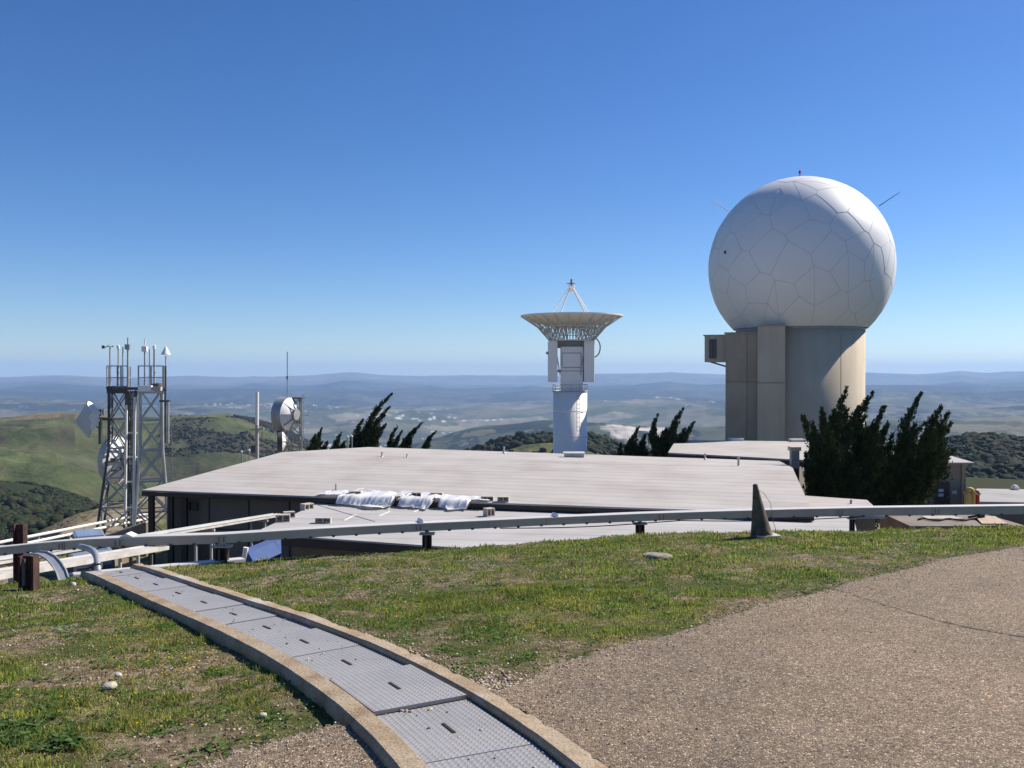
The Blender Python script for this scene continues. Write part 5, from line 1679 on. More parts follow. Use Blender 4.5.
# white cable pipes climbing the tower
for px_, y0_, y1_, D_, r_ in ((126.5, 540, 405, 50.4, .075), (135, 540, 397, 50.3, .085)):
    a = P(px_ - 1.5, y0_, D_); c = P(px_, y1_, D_)
    b = MB(); b.tube([Vector((a.x, a.y, gz(a.x, a.y))), c], r_, 8); b.build('cable_pipe', 'white_paint', tA)
b = MB(); z_ = P(0, 388.5, 51).z; b.box(Vector(((cA.x + hA + cB.x - hB) / 2, 51, z_)), ((cB.x - hB) - (cA.x + hA) + .5, .9, .16)); b.build('catwalk', 'dark_steel', tA)
b = MB()
for py_ in (433, 457, 482, 508):
    b.bar(P(123, py_, 50.5), P(137, py_, 50.5), .10)
b.build('pipe_clamp', 'pale_steel', tA)
for a_ in ((110, 388, 347, .7, 'steel', 'aerial', 'anemometer and wind vane on a thin mast, leftmost on the towers', (('vane', 'dark_steel'),)),
           (118.3, 388, 348, .7, 'pale_steel', 'aerial', 'thin white tipped aerial second from the left on the dark tower', (('knob', 'white_paint'),)),
           (122.8, 388, 347, .6, 'steel', 'aerial', 'plain thin grey rod in the middle of the dark tower top', ()),
           (127.8, 388, 347, .9, 'steel', 'aerial', 'grey aerial with a small box near its tip, right corner of the dark tower', (('box', 'steel'),)),
           (121.2, 388, 366, .6, 'steel', 'aerial', 'short rod ending at the handrail of the dark tower', ())):
    aerial(51.5, *a_[:6][:1], a_[1], a_[2], a_[3], a_[4], a_[5], a_[6], a_[7])
for a_ in ((144.7, 388, 349, .8, 'steel', 'aerial', 'aerial with a white canister near its tip, leftmost on the pale tower', (('box', 'white_paint'),)),
           (149.5, 388, 349, .6, 'steel', 'aerial', 'plain thin rod between the canister aerial and the thick white one', ()),
           (154.3, 388, 348, 1.1, 'pale_steel', 'aerial', 'thick white tipped aerial in the middle of the pale tower top', (('knob', 'white_paint'),))):
    aerial(50, a_[0], a_[1], a_[2], a_[3], a_[4], a_[5], a_[6], a_[7])
t = aerial(49, 165.5, 443, 366, 1.1, 'dark_steel', 'mast', 'dark mast with a white cone head at the right side of the pale tower', ())
b = MB(); b.tube([P(165.8, 366, 49), P(165.8, 356, 49)], .035, 6); b.build('stem', 'pale_steel', t)
b = MB(); c = P(165.8, 354.5, 49); b.lathe(c, [(.01, -.02), (.26, 0), (.13, .26), (.02, .46)], 24); b.build('cone_head', 'white_paint', t)
b = MB(); b.bar(P(160, 401, 49.3), P(170, 401, 49), .12); b.bar(P(161, 390, 49.3), P(166, 390, 49), .12); b.build('mast_clamp', 'dark_steel', t)
b = MB(); b.tube([P(168.2, 443, 48.9), P(168.2, 402, 48.9)], .06, 8); b.build('whip', 'pale_steel', t)
b = MB(); b.box(P(145.5, 388.5, 48.2), (13 * 48 / F, .25, .32)); b.build('equipment_box', 'white_paint', tB)
b = MB(); b.box(P(157, 388.8, 48.2), (9 * 48 / F, .25, .22)); b.build('equipment_box', 'block', tB)
b = MB(); b.lathe(P(157, 386.5, 49.5), [(.3, 0), (.28, .15), (.01, .22)], 14); b.build('fan_housing', 'dark_steel', tB)
b = MB(); b.tube([P(172.5, 480, 49), P(171.8, 430, 49)], .02, 5); b.build('guy_wire', 'steel', tB)


def dish(D, px, py, rpx, face, label, drum=.5, mback='white_paint', mdrum='grey_dish', name='drum_dish', arm=None, cone=0):
    """face: unit vector the open side points to; we usually see the back or rim"""
    c = P(px, py, D); s_ = D / F; R = rpx * s_; f = Vector(face).normalized()
    t = thing(name, c, label, 'dish antenna')
    b = MB(); K = 8
    prof = [(R * k / K + .001, -.42 * R * (1 - (k / K) ** 2)) for k in range(K + 1)]
    b.lathe(c, prof, 40, axis=f); b.build('back_shell', mback, t, smooth=True)
    if drum:
        b = MB(); b.lathe(c, [(R * 1.0, -.02), (R * 1.015, -.02), (R * 1.015, drum * R), (R * .99, drum * R + .03), (.01, drum * R + .05)], 40, axis=f); b.build('shroud', mdrum, t, smooth=False)
    b = MB(); b.lathe(c, [(.34 * R, -.40 * R), (.34 * R, -.55 * R), (.01, -.55 * R)], 16, axis=f)
    up = Vector((0, 0, 1)); sd = f.cross(up).normalized()
    for k in range(8):
        a = math.pi / 4 * k; d = sd * math.cos(a) + up * math.sin(a)
        b.bar(c + d * R * .3 - f * .5 * R, c + d * R * .93 - f * .07 * R, .05 * R, .07 * R)
    b.build('back_rib', 'steel', t)
    if arm is not None:
        b = MB(); b.bar(c - f * .45 * R, arm, .12); b.bar(c - f * .45 * R - up * .3 * R, arm - up * .5 * R, .08); b.build('mount_arm', 'dark_steel', t)
    return t


dish(52.8, 117, 460, 23.5, (-.985, .16, .02), 'large white drum dish seen from behind inside the left legs of the dark tower', .22, arm=Vector((cA.x - .3, 51.6, P(0, 460, 51).z)))
# kite shaped reflector at the far left
kc = [P(88.5, 401, 51.2), P(96.5, 414, 50.6), P(89.5, 438, 51.0), P(75.5, 422, 51.8)]
t = thing('kite_reflector', kc[2], 'grey kite shaped reflector panel with a torn white edge left of the dark tower', 'reflector')
nn = (kc[1] - kc[0]).cross(kc[3] - kc[0]).normalized()
b = MB(); b.add(kc + [p - nn * .06 for p in kc], [(0, 1, 2, 3), (7, 6, 5, 4), (0, 4, 5, 1), (1, 5, 6, 2), (2, 6, 7, 3), (3, 7, 4, 0)]); b.build('panel', 'grey_dish', t)
b = MB(); rg_ = random.Random(4); pts = [P(x, y, 50.2) for x, y in ((89, 401), (90.5, 404), (92.5, 407), (95, 410), (96.8, 413), (94, 417), (96, 421), (93.5, 426), (92.5, 431))]
L2, R2 = [], []
for i_, p in enumerate(pts):
    w_ = (.02, .07, .09, .1, .13, .14, .12, .08, .02)[i_]; L2.append(p + Vector((-w_ * 1.1, -w_ * 2.6 + rg_.uniform(-.05, .05), rg_.uniform(-.03, .03)))); R2.append(p + Vector((w_ * 1.1, w_ * 1.4 + rg_.uniform(-.05, .05), rg_.uniform(-.03, .03))))
b.add(L2 + R2, [(k, k + 1, k + 1 + len(L2), k + len(L2)) for k in range(len(L2) - 1)]); b.build('torn_film', 'white_paint', t)
b = MB(); b.bar(P(95, 416, 50.8), P(100, 415, 51), .12); b.bar(P(99, 418.5, 51), P(112, 419.5, 51.3), .16); b.bar(P(100.3, 418, 51), P(100.3, 444, 51), .15)
b.box(P(99.8, 412.5, 51), (.3, .3, .35)); b.bar(P(93, 424, 50.9), P(101, 430, 51), .06); b.build('mount', 'dark_steel', t)

# second cluster: drum dishes on a small tower behind the long roof
D2 = 76
c = P(294, 398, D2); s_ = D2 / F; zg_ = gz(c.x, D2)
t = thing('lattice_tower', Vector((c.x, D2, zg_)), 'slim pale lattice mast behind the long roof carrying two round drums', 'tower', 'lattice radio towers')
b2 = MB(); lattice(t, c.x, D2, zg_, c.z, 6.5 * s_, 6.5 * s_, 7, .14, .06, math.radians(20), b2); b2.build('bracing', 'steel', t)
b = MB(); q = P(294, 398, D2); b.box(q, (19 * s_, 1.5, .12)); b.build('top_frame', 'dark_steel', t)
dish(D2 - 1.0, 289, 414, 16.5, (-.90, .30, .05), 'big grey ribbed drum dish high on the slim mast behind the long roof', .6, 'dome_panel', 'steel', arm=Vector((c.x, D2, P(0, 414, D2).z)))
dish(D2 - 1.6, 282, 441, 10.5, (-.92, -.25, .0), 'small dark drum dish low on the slim mast behind the long roof', .4, 'white_paint', 'dark_steel', arm=Vector((c.x, D2, P(0, 441, D2).z)))
t = aerial(D2, 287.4, 398, 352, .55, 'pale_steel', 'whip_aerial', 'very tall thin whip aerial above the slim mast behind the long roof', ())
t['group'] = 'thin aerials behind the long roof'
b = MB(); b.tube([P(287.4, 379, D2), P(287.4, 376, D2)], .12, 8); b.build('coil', 'steel', t)
t = aerial(D2 - .5, 303.2, 440, 394.5, .5, 'steel', 'whip_aerial', 'thin rod on the right side of the slim mast behind the long roof', ())
t['group'] = 'thin aerials behind the long roof'
b = MB(); b.bar(P(300, 415, D2), P(309, 415.2, D2), .06); b.build('side_arm', 'steel', t)
q = P(257, 470, 64); t = thing('antenna_pole', Vector((q.x, 64, gz(q.x, 64))), 'grey pole with a white upper half and a crossbar left of the slim mast', 'pole')
b = MB(); b.tube([Vector((q.x, 64, gz(q.x, 64))), P(257, 425, 64)], .13, 10); b.build('pole', 'block', t)
b = MB(); b.tube([P(257, 425, 64), P(257.2, 392, 64)], .12, 10); b.build('radiator', 'white_paint', t)
b = MB(); b.bar(P(250.5, 429.5, 64), P(264, 428.8, 64), .13); b.build('crossbar', 'block', t)
b = MB(); b.box(P(254, 449, 64), (.4, .2, .5)); b.tube([P(250, 443, 64), P(250, 432, 64)], .03, 6); b.tube([P(262, 443, 64), P(262, 432, 64)], .03, 6); b.build('fittings', 'dark_steel', t)
for px_, py_, lab in ((241.7, 452.5, 'white headed lamp post at the left end of the long roof, left of the two'), (249.3, 451, 'white headed lamp post at the left end of the long roof, right of the two'),
                      (347.5, 437.5, 'white headed lamp post in front of the tall bent cypress, left of the two'), (352, 437, 'white headed lamp post in front of the tall bent cypress, right of the two')):
    q = P(px_, py_, 62.5); t = thing('lamp_post', Vector((q.x, 62.5, gz(q.x, 62.5))), lab, 'lamp post', 'small white headed lamp posts')
    b = MB(); b.tube([Vector((q.x, 62.5, gz(q.x, 62.5))), q], .045, 8); b.build('post', 'steel', t)
    b = MB(); b.lathe(q, [(.02, -.04), (.07, 0), (.07, .10), (.01, .14)], 12); b.build('lamp_head', 'white_paint', t)

# ================================================================== NEAR DUCT (the long grey beam)
DZ = [(-140, 556, 12.9), (0, 551, 12.4), (60, 545.5, 11.8), (97, 542.8, 11.5), (150, 540.4, 11.5), (222, 538.5, 11.7), (300, 533.3, 11.8), (350, 530.6, 12.0), (410, 527.4, 12.1), (480, 524.2, 12.3), (560, 520.4, 12.5), (640, 517.0, 12.7),
      (720, 514.6, 12.9), (800, 512.6, 13.1), (860, 511.6, 13.2), (940, 510.6, 13.4), (1024, 509.6, 13.6), (1180, 506, 14.0)]
dp = [P(*d) for d in DZ]
HH = [.105, .105, .115, .115, .115, .12, .11, .112, .112, .112, .112, .114, .117, .125, .132, .136, .140, .14]
DW = .16
HH = [h_ * .9 for h_ in HH]
DZ = [(a_, b_, c_ + .9 * float(sstep(300, 640, np.array([a_]))[0])) for a_, b_, c_ in DZ]
dp = [P(*d) for d in DZ]
q0 = dp[5]
du = thing('cable_duct', Vector((q0.x, q0.y, gz(q0.x, q0.y))), 'long grey sheet metal cable duct running across the hilltop on rusty posts', 'cable duct')
def strip(pts, hs, wd, zoff, name, mat, extra=0.0):
    b = MB(); rows = []
    for i, p in enumerate(pts):
        d = (pts[min(i + 1, len(pts) - 1)] - pts[max(i - 1, 0)]); d.z = 0; d.normalize(); nn = Vector((-d.y, d.x, 0))
        h = hs[i]; zc_ = p.z + zoff(h)
        t_ = extra if extra else h
        rows += [Vector((p.x, p.y, zc_ - t_ / 2)) - nn * wd / 2, Vector((p.x, p.y, zc_ - t_ / 2)) + nn * wd / 2, Vector((p.x, p.y, zc_ + t_ / 2)) + nn * wd / 2, Vector((p.x, p.y, zc_ + t_ / 2)) - nn * wd / 2]
    n = len(pts); fs = [(3, 2, 1, 0), (4 * n - 4, 4 * n - 3, 4 * n - 2, 4 * n - 1)]
    for i in range(n - 1):
        for k in range(4): fs.append((4 * i + k, 4 * i + (k + 1) % 4, 4 * i + 4 + (k + 1) % 4, 4 * i + 4 + k))
    b.add(rows, fs); return b.build(name, mat, du)


strip(dp, HH, DW, lambda h: 0, 'duct_body', 'duct')
strip(dp, HH, DW + .03, lambda h: h / 2 + .009, 'lid', 'duct_lid', .014)
def along(px):
    for (a, p), (c, q) in zip([(d[0], x) for d, x in zip(DZ, dp)][:-1], [(d[0], x) for d, x in zip(DZ, dp)][1:]):
        if a <= px <= c:
            # find the parameter whose projection is px
            lo_, hi_ = 0., 1.
            for _ in range(30):
                m_ = (lo_ + hi_) / 2; r_ = p.lerp(q, m_)
                if 512 + F * r_.x / (r_.y * 1.0) < px: lo_ = m_
                else: hi_ = m_
            return p.lerp(q, lo_), float(np.interp(px, [d[0] for d in DZ], HH)), (q - p).normalized()
fr_ = None
for px_ in (66, 222, 416, 487, 660, 838, 934, 545, 120):
    p, h, d = along(px_); nn = Vector((-d.y, d.x, 0)).normalized(); nn = nn if nn.y < 0 else -nn
    b = MB(); c_ = p + nn * (DW / 2 + .004); rz_ = math.atan2(d.y, d.x)
    b.box(c_, (.12 if px_ % 2 == 0 else .02, .01, h * .96), rz=rz_)
    sp_ = b.build('splice_plate', 'duct', du)
    if px_ % 2 == 0:
        b = MB()
        for dx_ in (-.03, .03):
            for dz_ in (-.03, 0, .03): b.box(c_ + d * dx_ + nn * .008 + UP * dz_ * (h / .12), (.014, .012, .014), rz=rz_)
        b.build('bolt', 'bolt', sp_)
for px_ in range(10, 1024, 23):
    b = MB()
    p, h, d = along(px_); nn = Vector((-d.y, d.x, 0)).normalized(); nn = nn if nn.y < 0 else -nn
    b.box(p + nn * (DW / 2 + .006) - UP * (h / 2 - .002), (.035, .025, .022), rz=math.atan2(d.y, d.x))
    b.build('lid_clip', 'bolt', du)
# small bright cap pieces lying on the lid
for px_, w_, hgt in ((128, .18, .045), (420, .05, .05), (555, .05, .05)):
    p, h, d = along(px_)
    b = MB(); c_ = p + UP * (h / 2 + .02); dd = d * w_ / 2; nn = Vector((-d.y, d.x, 0)).normalized() * .08
    b.add([c_ - dd - nn, c_ + dd - nn, c_ + dd + nn, c_ - dd + nn, c_ - nn + UP * hgt, c_ + nn + UP * hgt], [(0, 1, 4), (1, 2, 5, 4), (2, 3, 5), (3, 0, 4, 5), (3, 2, 1, 0)]); b.build('cap_piece', 'white_paint', du)
# sagging cable under the duct
b = MB(); pts = []
for px_ in range(500, 861, 12):
    p, h, d = along(px_); t_ = ((px_ - 500) % 180) / 180; pts.append(p - UP * (h / 2 + .012 + .04 * math.sin(math.pi * t_)) + Vector((0, -.06, 0)))
b.tube(pts, .008, 6); o = b.build('loose_cable', 'rubber', du, smooth=True)

# posts
def rust_post(px, py, w, hgt, label, D=None, brk=True):
    q = G(px, py) if D is None else P(px, py, D)
    zg_ = gz(q.x, q.y)
    t = thing('rusty_post', Vector((q.x, q.y, zg_)), label, 'post', 'rusty duct posts')
    b = MB(); zt = zg_ + hgt
    for dx_ in (-w / 2, w / 2): b.bar(Vector((q.x + dx_, q.y, zg_ - .15)), Vector((q.x + dx_, q.y, zt)), w * .16, w * .9)
    b.bar(Vector((q.x, q.y, zg_ - .15)), Vector((q.x, q.y, zt - .004)), w * .86, w * .14); b.build('post', 'rust', t)
    if brk:
        b = MB(); b.bar(Vector((q.x - w * .12, q.y - w * .52, zg_ + .12 * hgt)), Vector((q.x - w * .12, q.y - w * .52, zt - .02)), w * .22, .02); b.build('bracket_strip', 'dark_steel', t)
    return t, q, zg_


def duct_post(px, py, w, label):
    p, h, d = along(px)
    zg_ = gz(p.x, p.y); hgt = p.z - h / 2 - .06 - zg_
    t, q, _ = rust_post(px, py, w, max(.12, hgt), label, D=p.y - .0)
    b = MB(); z_ = zg_ + max(.12, hgt)
    b.bar(Vector((p.x, p.y, z_)), Vector((p.x, p.y, p.z - h / 2 - .002)), .05, .08); b.box(Vector((p.x, p.y, z_ + .012)), (w * 1.9, .14, .022)); b.build('saddle', 'steel', t)
    return t


duct_post(222, 568, .13, 'rusty post under the duct just right of the trench head')
duct_post(427, 548, .11, 'rusty post under the middle of the duct')
duct_post(640, 531, .11, 'short dark post under the duct left of the weathered cone')
duct_post(852, 527, .06, 'thin post under the duct right of the weathered cone')
rust_post(29, 588, .135, .34, 'stubby rusty beam post standing in the grass at the left edge below the duct')
t, q, _ = rust_post(20.5, 582, .13, P(20.5, 524, 12.9).z - gz(P(20.5, 582, 12.9).x, 12.9), 'tall rusty post rising above the duct at the left edge', D=12.9, brk=False)

# curved steel conduits by the trench head
e0 = cpos(.12); zt_ = gz(e0[0], e0[1])
p, h, d = along(84)
pa = p - UP * (h / 2 - .01); pb = G(97.5, 572, .0)
t = thing('bent_conduit', Vector((pb.x, pb.y, gz(pb.x, pb.y))), 'bent grey pipe dropping from the duct into the trench head', 'conduit')
pts = []
for k in range(13):
    a = math.pi / 2 * k / 12; pts.append(Vector((lerp(pa.x, pb.x, math.sin(a)), lerp(pa.y, pb.y, math.sin(a)), lerp(pb.z + .02, pa.z, math.cos(a)) if k < 13 else 0)))
q1 = P(84, 547.5, 11.0); q2 = P(93, 551, 10.7); q3 = P(97, 558, 10.4); q4_ = P(97.8, 565, 10.2); q5 = P(97.8, 575, 10.1)
b = MB(); b.tube([P(80, 546.5, 11.3), q1, P(89, 548.6, 10.95), q2, P(95.6, 554.2, 10.5), q3, q4_, q5], .038, 12); b.build('pipe', 'steel', t, smooth=True)
b = MB(); b.lathe(q4_, [(.05, -.03), (.05, .03)], 14); b.build('coupling', 'dark_steel', t)
# wide arched flat tray
q = G(62, 580)
t = thing('arched_tray', Vector((q.x, q.y, gz(q.x, q.y))), 'wide arched steel cable tray coming down beside the trench head', 'cable tray')
ctr = [(26, 556, 11.9), (34, 553.6, 11.6), (42, 554.6, 11.3), (50, 559, 11.0), (56, 566, 10.7), (60, 573, 10.4), (62.5, 581, 10.2)]
ctr = [P(*c) for c in ctr]
Lf = [c + Vector((-.03, -.02, -.005)) for c in ctr]; Rf = [c + Vector((.03, .08, .01)) for c in ctr]
b = MB(); n = len(ctr); dn = Vector((.0, .0, -.012))
b.add(Lf + Rf + [x + dn for x in Lf] + [x + dn for x in Rf], [(k, k + 1, k + 1 + n, k + n) for k in range(n - 1)] + [(k + 3 * n, k + 1 + 3 * n, k + 1 + 2 * n, k + 2 * n) for k in range(n - 1)] + [(k, k + 2 * n, k + 1 + 2 * n, k + 1) for k in range(n - 1)] + [(k + n, k + 1 + n, k + 1 + 3 * n, k + 3 * n) for k in range(n - 1)])
b.build('tray_sheet', 'steel', t)
for E_ in (Lf, Rf):
    b = MB(); b.tube([x + UP * .01 for x in E_], .010, 6); b.build('edge_rail', 'pale_steel', t)
# flat pale channel across the trench head
a = G(64, 577, .03); c = G(242, 560.5, .03)
a = P(64, 577, 10.5); c = P(243, 560.3, 11.9)
t = thing('flat_channel', Vector((a.x, a.y, gz(a.x, a.y))), 'flat pale steel channel lying on the ground across the trench head', 'channel')
b = MB(); n = 24; top = []
for k in range(n + 1):
    p = a.lerp(c, k / n); top.append(p)
for k in range(n):
    b.bar(top[k], top[k + 1] , .10, .055) if False else None
dd = (c - a).normalized(); b.bar(a, c, .17, .05); b.build('channel', 'pale_steel', t)
b = MB(); b.bar(a + UP * .029, c + UP * .029, .15, .006); b.build('cover_strip', 'duct_lid', t)

# ================================================================== PLANKED CABLE BRIDGE (pale boards on legs)
A1, B1 = P(276, 515, 34.5), P(-70, 572, 17.0)
t = thing('cable_bridge', Vector((A1.x, A1.y, -9.1)), 'long pale boarded cable tray on legs climbing from the brown wall to the left edge', 'cable tray')
dirb = (B1 - A1).normalized(); sd = Vector((-dirb.y, dirb.x, 0)).normalized()
for off_, w_, m_, nm in ((-.30, .055, 'wood_pale', 'side_rail'), (.30, .055, 'wood_pale', 'side_rail')):
    b = MB(); b.bar(A1 + sd * off_, B1 + sd * off_, w_, .055); b.build(nm, m_, t)
b = MB(); b.bar(A1 - UP * .05, B1 - UP * .05, .54, .035); b.build('deck', 'dark_steel', t)
for off_ in (-.13, .04, .17):
    b = MB(); b.tube([A1 + sd * off_ + UP * .04, B1 + sd * off_ + UP * .04], .03, 8); b.build('cable', 'pale_steel', t)
nL = 4
for k in range(nL):
    p = A1.lerp(B1, (k + .4) / nL)
    b = MB(); g_ = gz(p.x, p.y)
    for off_ in (-.26, .26): b.bar(Vector((p.x + sd.x * off_, p.y + sd.y * off_, g_ - .1)), p + sd * off_ - UP * .06, .07)
    b.bar(p - sd * .38 - UP * .1, p + sd * .38 - UP * .1, .08); b.build('trestle', 'pale_steel', t)
# second darker tray below, going to the left edge
A2, B2 = P(156, 547.5, 22), P(-60, 584, 14.8)
t = thing('cable_bridge', Vector((A2.x, A2.y, gz(A2.x, A2.y))), 'lower white capped cable tray passing under the duct in front of the parked car', 'cable tray')
dirb = (B2 - A2).normalized(); sd = Vector((-dirb.y, dirb.x, 0)).normalized()
b = MB(); b.bar(A2, B2, .62, .04); b.build('deck', 'wood_pale', t)
for off_ in (-.32, .32):
    b = MB(); b.bar(A2 + sd * off_, B2 + sd * off_, .05, .09); b.build('side_rail', 'wood_pale', t)
for k in range(3):
    p = A2.lerp(B2, (k + .3) / 3); b = MB(); g_ = gz(p.x, p.y)
    for off_ in (-.26, .26): b.bar(Vector((p.x + sd.x * off_, p.y + sd.y * off_, g_ - .1)), p + sd * off_ - UP * .03, .06)
    b.build('trestle', 'dark_steel', t)

# twin white pipes along the edge of the terrace
p0, p1 = P(-60, 554, 38), P(150, 513, 52)
for dz_, lab in ((0, 'upper of the two white pipes running along the terrace edge behind the car'), (-.30, 'lower of the two white pipes running along the terrace edge behind the car')):
    t = thing('white_pipe', p0 + UP * dz_, lab, 'pipe', 'white pipes along the terrace edge')
    b = MB(); b.tube([p0 + UP * dz_, p1 + UP * dz_], .07, 10); b.build('pipe', 'white_paint', t)
    b = MB()
    for k in range(9):
        p = p0.lerp(p1, (k + .5) / 9) + UP * dz_
        b.bar(Vector((p.x, p.y + .1, gz(p.x, p.y) - .2)), p + Vector((0, .1, .05)), .05)
    b.build('pipe_support', 'steel', t)

# dark low retaining wall beside the tower foot
a, c = P(107, 536, 45), P(146, 523, 45)
t = thing('retaining_wall', Vector((a.x, 45, gz(a.x, 45))), 'dark low wall sloping down beside the corner of the brown building', 'wall')
b = MB(); zz = gz(a.x, 45) - .3
b.add([(a.x, 45, zz), (c.x, 45, zz), (c.x, 45, c.z), (a.x, 45, a.z), (a.x, 45.3, zz), (c.x, 45.3, zz), (c.x, 45.3, c.z), (a.x, 45.3, a.z)], [(0, 1, 2, 3), (7, 6, 5, 4), (3, 2, 6, 7), (1, 5, 6, 2), (0, 3, 7, 4)]); b.build('wall', 'wall_brown', t)
b = MB(); b.bar(a + Vector((0, .15, .04)), c + Vector((0, .15, .04)), .36, .06); b.build('coping', 'block', t)

# blue tarpaulin covered stack under the duct
c = P(243, 556, 24); s_ = 24 / F
t = thing('tarpaulin', Vector((c.x, 24, gz(c.x, 24))), 'blue tarpaulin with a white top edge sloping behind the rusty post', 'tarpaulin')
zb_ = gz(c.x, 24) - .05
q = [P(224, 563, 24), P(246, 548.5, 24), P(255, 550, 24.4), P(255, 565, 24)]
b = MB(); f4 = [Vector((x.x, x.y, x.z)) for x in q]; f4[0].z = min(f4[0].z, zb_ + .2)
bk = [x + Vector((.3, 1.6, .0)) for x in f4]; lo4 = [Vector((x.x, x.y, zb_)) for x in (f4[0], f4[3])] + [Vector((x.x, x.y, zb_)) for x in (bk[0], bk[3])]
b.add(f4 + bk, [(0, 3, 2, 1), (1, 2, 6, 5), (0, 1, 5, 4), (3, 7, 6, 2), (4, 5, 6, 7)]); b.prism([Vector((f4[0].x, f4[0].y + .05, f4[0].z)), Vector((f4[3].x, f4[3].y + .05, f4[0].z)), bk[3].copy(), bk[0].copy()], 1.2); b.build('sheet', 'blue', t)
b = MB(); b.bar(f4[0] + UP * .03, f4[1] + UP * .03, .12, .10); b.build('white_edge', 'white_paint', t)

# ================================================================== THINGS ON THE LOW ROOF
def block(h, rz, label, size=(.39, .19, .19)):
    t = thing('concrete_block', h, label, 'concrete block', 'concrete blocks weighing down the sheet')
    b = MB(); L, Wd, Hh = size; ca, sa = math.cos(rz), math.sin(rz)
    def tr(x, y, z): return Vector((h.x + x * ca - y * sa, h.y + x * sa + y * ca, h.z + z))
    w = .035
    # lying on its side: two cores open towards the camera
    for z_ in (w / 2, Hh - w / 2): b.box(tr(0, 0, z_), (L, Wd, w), rz=rz)
    for x_ in (-L / 2 + w / 2, 0, L / 2 - w / 2): b.box(tr(x_, 0, Hh / 2), (w, Wd - .002, Hh - 2 * w), rz=rz)
    b.build('shell', 'block', t)
    b = MB(); b.box(tr(0, Wd / 2 - .02, Hh / 2), (L - .08, .02, Hh - .08), rz=rz); b.build('web', 'block', t)


def on_low(px, py): return PZ(px, py, ZL)


BS = (.44, .24, .22)
block(on_low(283, 521.5), .2, 'pale hollow block at the left corner of the low roof, nearest the cable tray', (.5, .3, .26))
block(on_low(289, 517.5) , .5, 'pale hollow block just behind the one at the left corner of the low roof', (.4, .25, .22))
block(on_low(307, 509.5), .9, 'pale hollow block on the left edge of the low roof, above the corner pair', (.45, .3, .24))
block(on_low(323.5, 523), .0, 'flat hollow block alone in the middle of the left part of the low roof', (.55, .25, .2))
block(on_low(489, 516), .6, 'single block on the low roof just above the duct, right of the sheeting', (.34, .3, .3))
zE = 0
block(PZ(487.5, 500.5, -4.98), -.1, 'left block of the pair at the right end of the white sheeting', (.5, .3, .18))
block(PZ(503.5, 501.5, -4.98), -.1, 'right block of the pair at the right end of the white sheeting', (.45, .3, .2))
block(PZ(355, 494.5, -4.96), .1, 'grey block holding the white sheeting at its left part on the long roof edge', (.5, .3, .15))
block(PZ(417, 496.5, -4.96), -.1, 'brown grey block between the two lobes of white sheeting', (.4, .3, .18))
block(PZ(437, 496.0, -4.96), -.1, 'brown grey block on top of the right lobe of white sheeting', (.5, .3, .15))


def sheet(pts, nu, nv, seed, label, amp=.10):
    """pts: list of (back px, back py, front px, front py); crumpled sheet from roof edge down onto the low roof"""
    Vv = []; n = len(pts); 
    for iu in range(nu + 1):
        s = iu / nu * (n - 1); k = min(int(s), n - 2); f = s - k
        a = [pts[k][j] * (1 - f) + pts[k + 1][j] * f for j in range(4)]
        back = PZ(a[0], a[1], -4.97); frt = PZ(a[2], a[3], ZL + .03)
        te = (Vector((A_.x, A_.y, 0)) - Vector((back.x, back.y, 0))).dot(nrm)
        edge = back + nrm * (te + .10)
        if (frt - edge).dot(nrm) < .45: frt = edge + nrm * .45
        drape = a[3] > 501.5
        for iv in range(nv + 1):
            q = iv / nv; f1, f2 = .42, .58
            if not drape:
                c_ = back.lerp(edge - nrm * .05, q); z = -4.95
            elif q < f1: c_ = back.lerp(edge, q / f1); z = -4.95
            elif q < f2: c_ = edge + nrm * (.30 * (q - f1) / (f2 - f1)); z = lerp(-4.95, ZL + .06, ((q - f1) / (f2 - f1)) ** 1.5)
            else: c_ = (edge + nrm * .30).lerp(frt, (q - f2) / (1 - f2)); z = ZL + .05
            x, y = c_.x, c_.y
            kz_ = float(ridged(np.array([x * 4.2 + q * 2.2]), np.array([y * 3.1 + q * 3.4]), seed + 21, 3)[0])
            wx, wy = x * 1.5 + q * 1.7 + seed, (y + q * 2.0) * 1.9 + x * .6; frt_w = .6 * float(fbm(np.array([x * 2.1]), np.array([seed * 1.]), seed, 3)[0])
            nz_ = float(ridged(np.array([wx]), np.array([wy]), seed, 4)[0]); n2_ = float(fbm(np.array([wx * 2.5]), np.array([wy * 2.5]), seed + 3, 3)[0])
            z += amp * .6 * max(0, nz_ + .35) + amp * .4 * max(0, kz_) + .03 * n2_ + .02
            out_ = .04 + amp * .5 * max(0, nz_ + .3) + amp * .45 * max(0, kz_)
            if drape and q >= f1 - .05: x += nrm.x * out_; y += nrm.y * out_
            x += .06 * n2_
            if drape and q > f2: x += nrm.x * frt_w * (q - f2) / .42; y += nrm.y * frt_w * (q - f2) / .42
            Vv.append((x, y, float(z)))
    Ff = [(iu * (nv + 1) + iv, (iu + 1) * (nv + 1) + iv, (iu + 1) * (nv + 1) + iv + 1, iu * (nv + 1) + iv + 1) for iu in range(nu) for iv in range(nv)]
    b = MB(); b.add(Vv, Ff); c = Vector(Vv[len(Vv) // 2])
    o = b.build('plastic_sheet', 'tarp', loc=c, smooth=True)
    return tag(o, label, 'plastic sheet', 'crumpled white plastic sheets')


